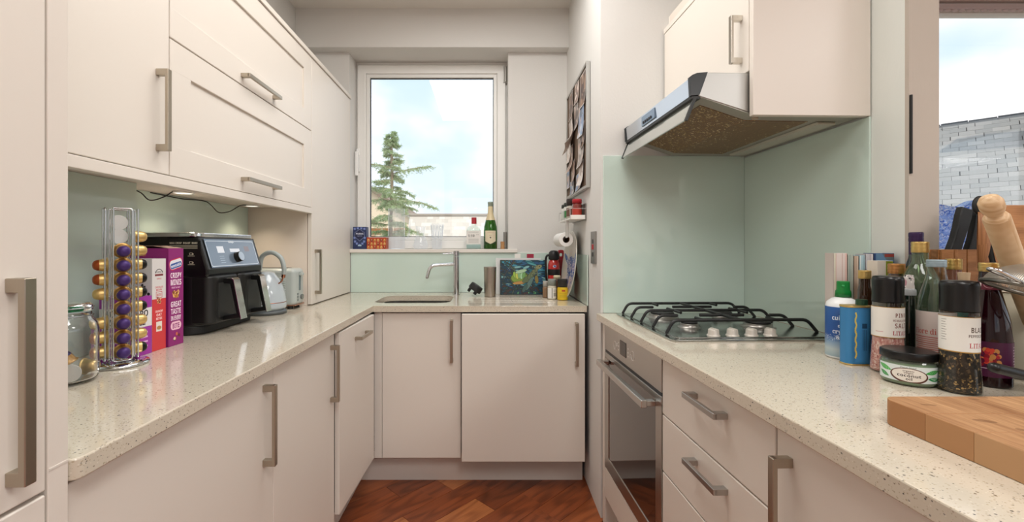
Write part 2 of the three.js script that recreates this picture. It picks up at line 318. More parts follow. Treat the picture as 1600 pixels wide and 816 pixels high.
{ // sink run
  const f = M('filler_panel', 'narrow cream corner strip between the dishwasher and the sink cabinet', 'panel', [-0.5375, 0.142, 2.13], [box(-0.556, -0.5185, 0.142, 0.866, 2.127, 2.147, 0.001)], creamEdge);
  const s = T('sink_cabinet', 'cream sink cabinet with one plain door below the basin', 'cabinet', [-0.32, 0, 2.4]);
  part('carcass', [box(-0.556, -0.1255, 0.142, 0.68, 2.149, 2.7), box(-0.556, -0.1255, 0.68, 0.866, 2.149, 2.165)], carcass, s);
  const d = part('door', [box(-0.517, -0.1255, 0.142, 0.862, 2.127, 2.147, 0.0025)], cream, s);
  part('handle', [handle(-0.171, 0.727, 2.127, 0.21, '+z', 'up')], nickel, d);
  const a = T('appliance_cabinet', 'built-in appliance with a cream door pulled slightly forward, right of the sink', 'appliance', [0.18, 0, 2.4]);
  part('body', [box(-0.118, 0.486, 0.145, 0.866, 2.125, 2.7)], darkGap, a);
  const e = part('door', [box(-0.1205, 0.48, 0.143, 0.8625, 2.087, 2.108, 0.0025)], cream, a);
  part('handle', [handle(0.437, 0.72, 2.087, 0.21, '+z', 'up')], nickel, e);
}
S('baseboard_back', 'white plinth under the sink cabinets', 'plinth', [box(-0.64, 0.49, 0, 0.139, 2.19, 2.206)], plinthPaint);
S('baseboard_left', 'white plinth under the left run of cabinets', 'plinth', [box(-0.656, -0.64, 0, 0.139, 0.585, 2.19)], plinthPaint);
S('baseboard_right', 'white plinth under the oven and drawers', 'plinth', [box(0.556, 0.572, 0, 0.124, 0.2, 1.862)], plinthPaint, { run: true });

{ // wall units on the left
  const a = T('wall_cabinet', 'cream wall cabinet with one plain door and a tall nickel handle', 'cabinet', [-1.02, 1.384, 0.87]);
  part('carcass', [box(-1.184, -0.8875, 1.3985, 2.128, 0.585, 1.171)], carcass, a);
  const d = part('door', [box(-0.8855, -0.865, 1.386, 2.126, 0.585, 1.1695, 0.0025)], cream, a);
  part('handle', [handle(-0.865, 1.55, 1.128, 0.215, '+x', 'up')], nickel, d);
  const b = T('wall_cabinet', 'cream wall cabinet with two framed lift-up doors above the air fryer', 'cabinet', [-1.02, 1.384, 1.65]);
  part('carcass', [box(-1.184, -0.8875, 1.3985, 2.128, 1.172, 2.1185)], carcass, b);
  const lift = (y0, y1, hy) => {
    const w0 = 1.1725, w1 = 2.1185, fr = 0.084;
    const door = part('lift_door', [box(-0.8855, -0.865, y0, y0 + fr, w0, w1, 0.002), box(-0.8855, -0.865, y1 - fr, y1, w0, w1, 0.002), box(-0.8855, -0.8652, y0 + fr - 0.002, y1 - fr + 0.002, w0, w0 + fr, 0.001), box(-0.8855, -0.8652, y0 + fr - 0.002, y1 - fr + 0.002, w1 - fr, w1, 0.001)], cream, b);
    part('door_panel', [box(-0.885, -0.8725, y0 + fr - 0.003, y1 - fr + 0.003, w0 + fr - 0.003, w1 - fr + 0.003)], cream, door);
    part('handle', [handle(-0.865, hy, 1.63, 0.24, '+x', 'flat')], nickel, door);
  };
  lift(1.386, 1.761, 1.43); lift(1.765, 2.126, 1.797);
  const r = T('light_rail', 'cream light rail board running under the wall cabinets', 'trim', [-0.88, 1.355, 1.35]);
  part('rail', [box(-0.884, -0.859, 1.355, 1.3825, 0.585, 2.1185, 0.002)], cream, r);
  part('underside_panel', [box(-1.184, -0.885, 1.384, 1.398, 0.585, 2.1185)], carcass, r);
  const c = T('larder_cabinet', 'tall cream cabinet standing on the worktop beside the window', 'cabinet', [-1.02, 0.9, 2.42]);
  part('side_panel', [box(-1.184, -0.8875, 0.9005, 2.128, 2.121, 2.139)], carcass, c);
  part('carcass', [box(-1.184, -0.8875, 0.9005, 2.128, 2.1395, 2.725)], carcass, c);
  const dc = part('door', [box(-0.8855, -0.865, 0.9045, 2.126, 2.123, 2.724, 0.0025)], cream, c);
  part('handle', [handle(-0.865, 1.065, 2.166, 0.225, '+x', 'up')], nickel, dc);
  M('cornice', 'flat cream top board along the left wall cabinets', 'cornice', [-1.02, 2.1285, 1.65], [box(-1.184, -0.858, 2.1285, 2.15, 0.585, 2.73, 0.002)], cream);
}
{ // right wall unit
  const t = T('wall_cabinet', 'cream wall cabinet above the extractor hood', 'cabinet', [0.96, 1.58, 1.56], { run: true });
  part('end_panel', [box(0.7765, 1.133, 1.582, 2.2, 1.264, 1.283, 0.0015)], cream, t);
  part('end_panel', [box(0.80, 1.133, 1.72, 2.2, 1.858, 1.874, 0.0015)], cream, t);
  part('carcass', [box(0.8, 1.133, 1.735, 2.2, 1.2835, 1.8575)], carcass, t);
  const d = part('door', [box(0.7765, 0.797, 1.722, 2.117, 1.286, 1.862, 0.0025)], cream, t);
  part('handle', [handle(0.7765, 1.832, 1.322, 0.148, '-x', 'up', 0.036)], std('#cfc9be', 0.25, 1), d);
  part('cornice', [box(0.775, 1.133, 2.119, 2.14, 1.286, 1.866, 0.0015)], cream, t);
}
{ // right base run
  const o = T('oven', 'built-in steel oven with a dark glass door and bar handle', 'oven', [0.8, 0, 1.55], { run: true });
  part('body', [box(0.53, 1.1, 0.26, 0.86, 1.275, 1.822)], darkGap, o);
  const cp = part('control_panel', [box(0.503, 0.529, 0.757, 0.864, 1.27, 1.827, 0.002)], steel, o);
  part('display', [box(0.5015, 0.504, 0.783, 0.837, 1.565, 1.63, 0.0008)], std('#3b342c', 0.12), cp);
  const marks = [];
  for (const [d, dy] of [[1.69, 0], [1.665, 0.008], [1.52, 0], [1.50, 0.006]]) marks.push(new THREE.TorusGeometry(d === 1.69 || d === 1.5 ? 0.016 : 0.006, 0.0009, 6, 28).rotateY(Math.PI / 2).translate(0.5026, 0.802 + dy, -d));
  for (const d of [1.648, 1.545]) for (const y of [0.792, 0.806, 0.82]) marks.push(box(0.5022, 0.5034, y, y + 0.004, d - 0.004, d + 0.004));
  part('touch_mark', marks, std('#ece9e4', 0.3), cp);
  const fy0 = 0.258, fy1 = 0.745;
  const door = part('oven_door', [box(0.503, 0.529, fy0, 0.3115, 1.27, 1.827, 0.002), box(0.503, 0.529, 0.7225, fy1, 1.27, 1.827, 0.002), box(0.5031, 0.529, 0.3115, 0.7225, 1.27, 1.3105), box(0.5031, 0.529, 0.3115, 0.7225, 1.7765, 1.827)], steel, o);
  part('door_glass', [box(0.506, 0.52, 0.3115, 0.7225, 1.3105, 1.7765)], std('#1a1614', 0.06, 0, { clearcoat: 1, clearcoatRoughness: 0.02 }), door);
  part('door_edge', [box(0.506, 0.529, 0.7455, 0.756, 1.272, 1.825)], blackPlastic, door);
  part('handle', [box(0.456, 0.476, 0.698, 0.723, 1.305, 1.792, 0.004), box(0.47, 0.503, 0.703, 0.719, 1.308, 1.33, 0.002), box(0.47, 0.503, 0.703, 0.719, 1.768, 1.79, 0.002)], std('#c6c4c0', 0.25, 1), door);
  part('plinth_panel', [box(0.505, 0.525, 0.128, 0.252, 1.27, 1.827, 0.002)], cream, o);
  M('end_panel', 'narrow cream end strip between the oven and the pier', 'panel', [0.6, 0.0, 1.846], [box(0.505, 1.1, 0.0, 0.866, 1.829, 1.862, 0.0015)], creamEdge, { run: true });
  const u = T('drawer_cabinet', 'cream drawer unit with three plain drawers beside the oven', 'cabinet', [0.8, 0, 1.03], { run: true });
  part('carcass', [box(0.5265, 1.1, 0.142, 0.866, 0.79, 1.266)], carcass, u);
  for (const [y0, y1, hy] of [[0.698, 0.863, 0.818], [0.53, 0.6945, 0.652], [0.145, 0.5265, 0.45]]) {
    const dr = part('drawer', [box(0.505, 0.525, y0, y1, 0.7895, 1.2665, 0.0025)], cream, u);
    part('handle', [handle(0.505, hy, 1.01, 0.145, '-x', 'flat')], std('#b4b1ad', 0.28, 1), dr);
  }
  const c = T('base_cabinet', 'cream base cabinet nearest on the right under the chopping board', 'cabinet', [0.8, 0, 0.5], { run: true });
  part('carcass', [box(0.5265, 1.1, 0.142, 0.866, 0.2, 0.7855)], carcass, c);
  const dr = part('door', [box(0.505, 0.525, 0.145, 0.863, 0.2, 0.7855, 0.0025)], cream, c);
  part('handle', [handle(0.505, 0.715, 0.752, 0.212, '-x', 'up', 0.036)], nickel, dr);
  M('peninsula_panel', 'cream panel carrying the far end of the right worktop', 'panel', [1.3, 0, 0.7], [box(1.15, 1.5, 0, 0.866, 0.25, 1.1)], carcass, { run: true });
}
// ---------------------------------------------------------------- worktops
const WY0 = 0.87, WY1 = 0.9;
{
  const sh = new THREE.Shape(); const x1 = -0.558, r = 0.014;
  sh.moveTo(-1.183, 0.583); sh.lineTo(x1 - r, 0.583); sh.absarc(x1 - r, 0.583 + r, r, -Math.PI / 2, 0, false); sh.lineTo(x1, 2.1065); sh.lineTo(-1.183, 2.1065); sh.closePath();
  const left = M('worktop', 'speckled cream stone worktop along the left under the air fryer', 'worktop', [-0.87, WY0, 1.35], [metric(prismY(sh, WY0, WY1, 0.0025))], quartz);
  const back = rectPts(-1.183, 0.4935, 2.1075, 2.726), hole = () => roundRect(-0.592, -0.19, 2.215, 2.555, 0.075, THREE.Path), grooves = [0, 1, 2, 3, 4, 5].map((k) => roundRect(-0.1 , 0.36, 2.235 + k * 0.045, 2.243 + k * 0.045, 0.0035, THREE.Path));
  const bt = T('worktop', 'speckled cream stone worktop holding the sink below the window', 'worktop', [-0.345, WY0, 2.42]);
  part('slab', [metric(merge([prismY(back, WY0, WY1 - 0.004, 0, [hole()]), prismY(rectPts(-1.183, 0.4935, 2.1075, 2.726), WY1 - 0.004, WY1, 0.0012, [hole(), ...grooves])]))], quartz, bt);
  const pen = [[0.482, 0.25], [1.55, 0.25], [1.55, 1.15], [1.135, 1.15], [1.135, 1.873], [0.482, 1.873]];
  M('worktop', 'speckled cream stone worktop along the right around the gas hob', 'worktop', [0.8, WY0, 1.06], [metric(prismY(pen, WY0, WY1, 0.0025), 1, 0.31, 0.12)], quartz, { run: true });
}
// ---------------------------------------------------------------- glass splashbacks
{
  M('splashback', 'pale green glass splashback behind the kitchen tap', 'splashback', [-0.18, 0.9, 2.73], [box(-0.863, 0.508, 0.9005, 1.1525, 2.7275, 2.7345, 0.001)], splashGlass);
  M('splashback', 'narrow pale green glass return behind the blue patterned plate', 'splashback', [0.5, 0.9, 2.42], [prismY([[0.4955, 2.112], [0.5015, 2.112], [0.5095, 2.7265], [0.5035, 2.7265]], 0.9005, 1.15, 0.001)], splashGlass);
  M('splashback', 'pale green glass panel behind the coffee capsule stand', 'splashback', [-1.062, 0.9, 0.95], [box(-1.068, -1.062, 0.9005, 1.3835, 0.59, 1.302, 0.001)], splashGlass);
  M('splashback', 'pale green glass panel behind the air fryer and toaster', 'splashback', [-1.18, 0.9, 1.7], [box(-1.1845, -1.1785, 0.9005, 1.3835, 1.303, 2.12, 0.001)], splashGlass);
  M('splashback', 'pale green glass splashback on the pier behind the hob', 'splashback', [0.82, 0.9, 1.88], [box(0.512, 1.129, 0.9005, 1.589, 1.8755, 1.8825, 0.001)], splashGlass);
  M('splashback', 'pale green glass splashback on the wall beside the hob', 'splashback', [1.133, 0.9, 1.56], [box(1.13, 1.1365, 0.9005, 1.5805, 1.266, 1.8735, 0.001)], splashGlass, { run: true });
}

// ---------------------------------------------------------------- sink, tap, hob, hood
{
  const t = T('sink', 'undermounted stainless steel sink basin below the window', 'sink', [-0.391, 0.68, 2.385]);
  const outer = roundRect(-0.612, -0.17, 2.195, 2.575, 0.09), shell = [];
  shell.push(prismY(outer, 0.8655, 0.8695, 0, [roundRect(-0.588, -0.194, 2.219, 2.551, 0.072, THREE.Path)]));
  shell.push(prismY(roundRect(-0.59, -0.192, 2.217, 2.553, 0.074), 0.70, 0.8675, 0, [roundRect(-0.588, -0.194, 2.219, 2.551, 0.072, THREE.Path)]));
  shell.push(prismY(roundRect(-0.59, -0.192, 2.217, 2.553, 0.074), 0.6985, 0.7005));
  part('basin', shell, std('#b5b2ad', 0.28, 1), t);
  part('drain', [cyl(-0.39, 0.7008, 2.39, 0.042, 0.003), ring(-0.39, 0.704, 2.39, 0.036, 0.003)], chrome, t);
}
{
  const t = T('kitchen_tap', 'tall chrome kitchen tap with a side lever behind the sink', 'tap', [-0.183, 0.9, 2.6]);
  part('body', [cyl(-0.183, 0.9003, 2.6, 0.0225, 0.006), cyl(-0.183, 0.9, 2.6, 0.0185, 0.232), cyl(-0.183, 1.134, 2.6, 0.0185, 0.032)], chrome, t);
  part('spout', [bent([P(-0.185, 1.086, 2.6), P(-0.333, 1.08, 2.55), P(-0.352, 1.01, 2.545)], 0.0105, 0.035, 48, 14)], chrome, t);
  part('lever', [rod(P(-0.186, 1.152, 2.6), P(-0.262, 1.148, 2.575), 0.0042, 10, 0.003)], chrome, t);
}
{ // gas hob, turned so that its knobs lie along the near edge
  const t = T('gas_hob', 'stainless steel four burner gas hob with black pan supports', 'hob', [0.83, 0.9, 1.57], { run: true });
  const x0 = 0.553, x1 = 1.098, d0 = 1.303, d1 = 1.838, top = 0.9095;
  part('plate', [prismY(roundRect(x0, x1, d0, d1, 0.018), 0.9003, 0.906, 0.0018), prismY(roundRect(x0 + 0.022, x1 - 0.022, d0 + 0.022, d1 - 0.022, 0.012), 0.9055, top, 0.0015)], std('#aeb0ac', 0.16, 1), t);
  const burner = (x, d, r) => {
    const b = part('burner', [lathe([[0, 0.014], [r * 0.98, 0.014], [r, 0.012], [r, 0.004], [r * 1.25, 0.001], [r * 1.25, 0]], x, top, d)], std('#9a9791', 0.35, 0.9), t);
    part('burner_cap', [lathe([[0, 0.0225], [r * 0.8, 0.0222], [r * 0.88, 0.0195], [r * 0.88, 0.0145], [0, 0.0145]], x, top, d)], blackMatte, b);
  };
  burner(0.70, 1.71, 0.05); burner(0.945, 1.71, 0.038); burner(0.70, 1.495, 0.03); burner(0.945, 1.495, 0.044);
  const xs0 = 0.598, xs1 = 1.042, f0 = 0.576, f1 = 1.075, H = 0.951, r = 0.0055, foot = top + 0.002;
  const across = (d) => bent([P(f0, foot, d), P(xs0, H, d), P(xs1, H, d), P(f1, foot, d)], r, 0.018, 60, 8);
  for (const [da, db, extra] of [[1.81, 1.61, true], [1.61, 1.395, false]]) {
    const m = (da + db) / 2, bars = [across(db)];
    if (extra) bars.push(across(da));
    bars.push(bent([P(f0, foot, m), P(xs0, H - 0.002, m), P(xs0 + 0.062, H - 0.002, m)], r, 0.018, 40, 8), bent([P(f1, foot, m), P(xs1, H - 0.002, m), P(xs1 - 0.05, H - 0.002, m)], r, 0.018, 40, 8));
    bars.push(rod(P(0.82 - 0.078, H - 0.001, m), P(0.82 + 0.078, H - 0.001, m), r), rod(P(0.82, H, da), P(0.82, H, db), r));
    for (const x of [0.70, 0.945]) bars.push(rod(P(x, H - 0.001, da), P(x, H - 0.001, da - 0.055), r * 0.9), rod(P(x, H - 0.001, db), P(x, H - 0.001, db + 0.055), r * 0.9));
    part('pan_support', bars, iron, t);
  }
  for (const x of [0.706, 0.767, 0.828, 0.889]) part('knob', [lathe([[0, 0.021], [0.0135, 0.0205], [0.0155, 0.018], [0.0165, 0.004], [0.0195, 0.002], [0.0195, 0]], x, top, 1.352, 28), box(x - 0.004, x + 0.004, top + 0.012, top + 0.023, 1.337, 1.367, 0.002)], std('#d2cbc1', 0.4, 0.35), t);
}
{ // extractor hood under the right wall unit
  const t = T('extractor_hood', 'steel extractor hood with a glass visor and a greasy mesh filter', 'extractor hood', [0.86, 1.58, 1.56], { run: true });
  const d0 = 1.289, d1 = 1.856;
  part('canopy', [prismZ([[0.652, 1.7165], [0.7995, 1.7165], [0.7995, 1.71], [0.797, 1.593], [0.625, 1.646], [0.628, 1.66]], d0, d1, 0.0015)], std('#b4b3af', 0.4, 1), t);
  const f = part('front_panel', [prismZ([[0.6, 1.7005], [0.616, 1.711], [0.65, 1.7165], [0.62, 1.648], [0.604, 1.648]], d0 + 0.012, d1 - 0.012, 0.001)], std('#c9cfd6', 0.25, 1), t);
  for (const d of [d0 - 0.001, d1 - 0.011]) part('end_cap', [prismZ([[0.597, 1.702], [0.606, 1.709], [0.62, 1.715], [0.6535, 1.718], [0.628, 1.648], [0.6, 1.645]], d, d + 0.012, 0.001)], std('#23282a', 0.3), t);
  const ctl = part('switch_panel', [box(0.598, 0.603, 1.657, 1.694, 1.545, 1.665, 0.001)], std('#7f93a8', 0.3, 0.5), f);
  const btn = []; for (let i = 0; i < 5; i++) btn.push(new THREE.CylinderGeometry(0.0055, 0.0055, 0.004, 14).rotateZ(Math.PI / 2).translate(0.597, 1.668, -(1.575 + i * 0.017)));
  part('push_button', btn, std('#20242a', 0.4), f);
  part('lip', [box(0.603, 0.632, 1.637, 1.6465, d0 + 0.002, d1 - 0.002, 0.001)], std('#2a2c2b', 0.5), t);
  const v = part('visor', [prismZ([[0.6135, 1.641], [0.6175, 1.64], [0.5905, 1.573], [0.5865, 1.5745]], d0 + 0.008, d1 - 0.008, 0.0005)], std('#aeb3ae', 0.12, 0.6, { clearcoat: 1 }), t);
  for (const d of [d0 + 0.0005, d1 - 0.008]) part('visor_trim', [prismZ([[0.6115, 1.643], [0.62, 1.64], [0.5925, 1.571], [0.584, 1.5735]], d, d + 0.0075, 0.0005)], std('#2c2f2e', 0.5), v);
  const profile = (lift, a, b) => { const y = (x) => (x < 0.797 ? 1.6435 + (1.5885 - 1.6435) * (x - 0.629) / (0.797 - 0.629) : 1.5885 - 0.0035 * (x - 0.797) / 0.33) - lift; return [[a, y(a)], [0.797, y(0.797)], [b, y(b)], [b, y(b) + 0.003], [0.797, y(0.797) + 0.003], [a, y(a) + 0.003]]; };
  part('underside', [prismZ(profile(0, 0.629, 1.127), d0 + 0.002, d1 - 0.002)], std('#a5a297', 0.42, 0.3), t);
  const mesh = canvasTexture(1024, 1024, (g, n) => {
    g.fillStyle = '#97795a'; g.fillRect(0, 0, n, n); reseed(5);
    for (let y = 0; y < n; y += 9) for (let x = 0; x < n; x += 9) { g.fillStyle = ['#4a3826', '#57432d', '#3a2b1d'][Math.floor(rnd() * 3)]; g.fillRect(x, y, 6, 5); }
    for (let i = 0; i < 1500; i++) { g.fillStyle = ['rgba(205,178,110,.7)', 'rgba(160,125,70,.6)', 'rgba(240,222,170,.75)'][Math.floor(rnd() * 3)]; const x = n / 2 + (rnd() + rnd() - 1) * n * 0.5, y = rnd() * n; g.beginPath(); g.ellipse(x, y, rr(2, 14), rr(1.5, 5), rnd() * 3, 0, 7); g.fill(); }
  }, [2.2, 2.2]);
  part('mesh_filter', [metric(prismZ(profile(0.002, 0.655, 1.0), d0 + 0.05, d1 - 0.05))], std('#ffffff', 0.5, 0.25, { map: mesh }), t);
  part('lamp_cover', [prismZ([[1.03, 1.5845], [1.09, 1.5845], [1.09, 1.577], [1.035, 1.577]], d0 + 0.05, d1 - 0.05, 0.002)], std('#d8d4c4', 0.4, 0, { transmission: 0.4 }), t);
  part('fixing_screw', [cyl(0.81, 1.5815, d0 + 0.018, 0.009, 0.006, 18)], std('#b8aa96', 0.5), t);
}

// ---------------------------------------------------------------- on the left worktop
const gold = std('#c49a5c', 0.38, 0.8), paleGold = std('#d8b878', 0.35, 0.7), foilWhite = std('#d9d8d4', 0.4, 0.5), capPurple = std('#43296a', 0.45, 0.35), capBlack = std('#141211', 0.3, 0.4), capOrange = std('#a9522a', 0.32, 0.7), capBlue = std('#23427e', 0.3, 0.6);
const capShell = lathe([[0, 0], [0.0182, 0], [0.0186, 0.0008], [0.018, 0.0016], [0.0152, 0.002], [0.0146, 0.009], [0.0134, 0.016]], 0, 0, 0, 28);
const capTip = lathe([[0.0134, 0.016], [0.0124, 0.02], [0.0098, 0.0245], [0.006, 0.0268], [0, 0.0276]], 0, 0, 0, 28);
const capLid = lathe([[0.0186, 0], [0.0186, -0.0006], [0.0178, -0.0008], [0, -0.0003]], 0, 0, 0, 28);
// a coffee capsule whose lid sits at `at` and whose tip points along `dir`
function capsule(label, at, dir, tip, shell, group) {
  const t = T('coffee_capsule', label, 'coffee capsule', at, { group });
  t.quaternion.setFromUnitVectors(new THREE.Vector3(0, 1, 0), dir.clone().normalize());
  const mk = (n, g, m) => { const o = new THREE.Mesh(g, m); o.name = n; t.add(o); };
  mk('shell', capShell, shell); mk('tip', capTip, tip); mk('foil_lid', capLid, foilWhite);
  return t;
}
{
  const cx = -0.90, cd = 1.055, t = T('capsule_stand', 'tall chrome wire stand holding columns of coffee capsules', 'capsule stand', [cx, 0.9, cd]);
  part('base', [lathe([[0, 0.012], [0.046, 0.012], [0.056, 0.008], [0.058, 0.004], [0.056, 0.0003], [0, 0.0003]], cx, 0.9, cd, 48)], chrome, t);
  const F = new THREE.Vector3(0.75, 0, 0.66).normalize(), R = new THREE.Vector3(0.66, 0, -0.75).normalize(), dirs = [F, R, F.clone().negate(), R.clone().negate()];
  const c = P(cx, 0, cd), y0 = 0.916, y1 = 1.283;
  dirs.forEach((d, i) => {
    const s = dirs[(i + 1) % 4], at = (k, out, y) => c.clone().addScaledVector(d, out).addScaledVector(s, k).setY(y);
    part('wire_loop', [bent([at(-0.0175, 0.031, y1), at(-0.0175, 0.031, y0), at(0.0175, 0.031, y0), at(0.0175, 0.031, y1), at(-0.0175, 0.031, y1)], 0.0019, 0.004, 120, 8), bent([at(-0.0205, 0.024, y1 - 0.002), at(-0.0205, 0.024, y0), at(0.0205, 0.024, y0), at(0.0205, 0.024, y1 - 0.002)], 0.0012, 0.004, 90, 8)], chrome, t);
  });
  part('centre_post', [rod(P(cx, 0.91, cd), P(cx, 0.925, cd), 0.008)], chrome, t);
  const put = (d, i, out) => { const v = c.clone().addScaledVector(d, out); return [v.x, 0.9375 + 0.0348 * i, -v.z]; };
  const nth = ['lowest', 'second from the bottom', 'third from the bottom', 'fourth from the bottom', 'fifth from the bottom', 'sixth from the bottom', 'seventh from the bottom', 'eighth from the bottom', 'ninth from the bottom', 'topmost'];
  for (let i = 0; i < 8; i++) capsule(`purple tipped capsule, ${i === 7 ? 'topmost' : nth[i]} in the stand's middle column`, put(F, i, 0.0245), F.clone().setY(-0.1), capPurple, gold, 'purple tipped capsules in the stand');
  [['black', capBlack], ['plain', paleGold], ['plain', paleGold], ['black', capBlack], ['black', capBlack], ['black', capBlack], ['black', capBlack], ['plain', paleGold], ['plain', paleGold]].forEach(([k, m], i) => capsule(`${k === 'black' ? 'black tipped capsule' : 'plain gold capsule'}, ${i === 8 ? 'topmost' : nth[i]} on the stand's side by the cereal boxes`, put(R, i, 0.0245), R, m, paleGold, 'capsules on the side of the stand by the boxes'));
  const L = dirs[3]; [[6, 'orange'], [5, 'orange'], [4, 'plain'], [2, 'plain'], [1, 'orange'], [0, 'orange']].forEach(([i, k], n) => capsule(`${k === 'orange' ? 'orange tipped capsule' : 'plain gold capsule'}, ${['topmost', 'second from the top', 'third from the top', 'third from the bottom', 'second from the bottom', 'lowest'][n]} on the stand's side by the jar`, put(L, i, 0.0245), L, k === 'orange' ? capOrange : paleGold, paleGold, 'capsules on the side of the stand by the jar'));
  for (const [i, w] of [[9, 'upper'], [8, 'lower']]) capsule(`coffee capsule showing its round silver foil lid, ${w} of two behind the empty top slots`, put(F.clone().negate(), i, 0.0245), F.clone().negate(), capBlack, gold, 'capsules on the back of the stand');
}
{ // clip-top jar with capsules
  const x = -0.897, d = 0.915, t = T('glass_jar', 'clip-top glass jar with a few capsules at the near end of the worktop', 'jar', [x, 0.9, d]);
  part('body', [lathe([[0, 0.003], [0.046, 0.003], [0.052, 0.009], [0.0535, 0.02], [0.0535, 0.112], [0.051, 0.126], [0.044, 0.136], [0.0415, 0.142], [0.0415, 0.15], [0.0385, 0.15], [0.0385, 0.142], [0.042, 0.134], [0.048, 0.125], [0.0505, 0.112], [0.0505, 0.02], [0.049, 0.011], [0.044, 0.007], [0, 0.007]], x, 0.9, d, 56)], solidGlass, t);
  const lid = part('lid', [lathe([[0, 0.172], [0.036, 0.17], [0.043, 0.164], [0.0435, 0.154], [0.0405, 0.1535], [0.0395, 0.163], [0.034, 0.1665], [0, 0.168]], x, 0.9, d, 56)], solidGlass, t);
  part('seal', [ring(x, 1.052, d, 0.0395, 0.0022)], std('#b8c2c6', 0.5), lid);
  const q = (a, r, y) => P(x + r * Math.sin(a), y, d - r * Math.cos(a)), wireMat = std('#8d9094', 0.25, 1);
  part('clip_wire', [ring(x, 1.043, d, 0.0437, 0.0012), ring(x, 1.06, d, 0.0442, 0.0012), bent([q(0.05, 0.046, 1.06), q(0.02, 0.0585, 1.03), q(0.06, 0.0575, 0.985), q(0.55, 0.0575, 0.985), q(0.6, 0.0585, 1.03), q(0.58, 0.046, 1.06)], 0.0013, 0.006, 80, 8), bent([q(0.12, 0.0455, 1.06), q(0.12, 0.0455, 1.037), q(0.5, 0.0455, 1.037), q(0.5, 0.0455, 1.06)], 0.0013, 0.004, 50, 8)], wireMat, t);
  const v = (a, b, c) => new THREE.Vector3(a, b, c);
  capsule('coffee capsule lying with its white foil lid against the jar glass', [x + 0.03, 0.9265, d - 0.0235], v(-0.62, -0.1, -0.78), capBlue, gold, 'capsules in the glass jar');
  capsule('blue tipped coffee capsule in the jar, left of the others', [x - 0.013, 0.926, d - 0.015], v(0.05, 0.75, 0.75), capBlue, gold, 'capsules in the glass jar');
  capsule('plain gold coffee capsule lying on the jar bottom at the back', [x + 0.008, 0.926, d + 0.034], v(1, 0.1, -0.2), paleGold, paleGold, 'capsules in the glass jar');
  capsule('blue capsule standing on top of the others in the jar', [x + 0.008, 0.944, d - 0.004], v(-0.25, 0.9, 0.35), capBlue, gold, 'capsules in the glass jar');
}
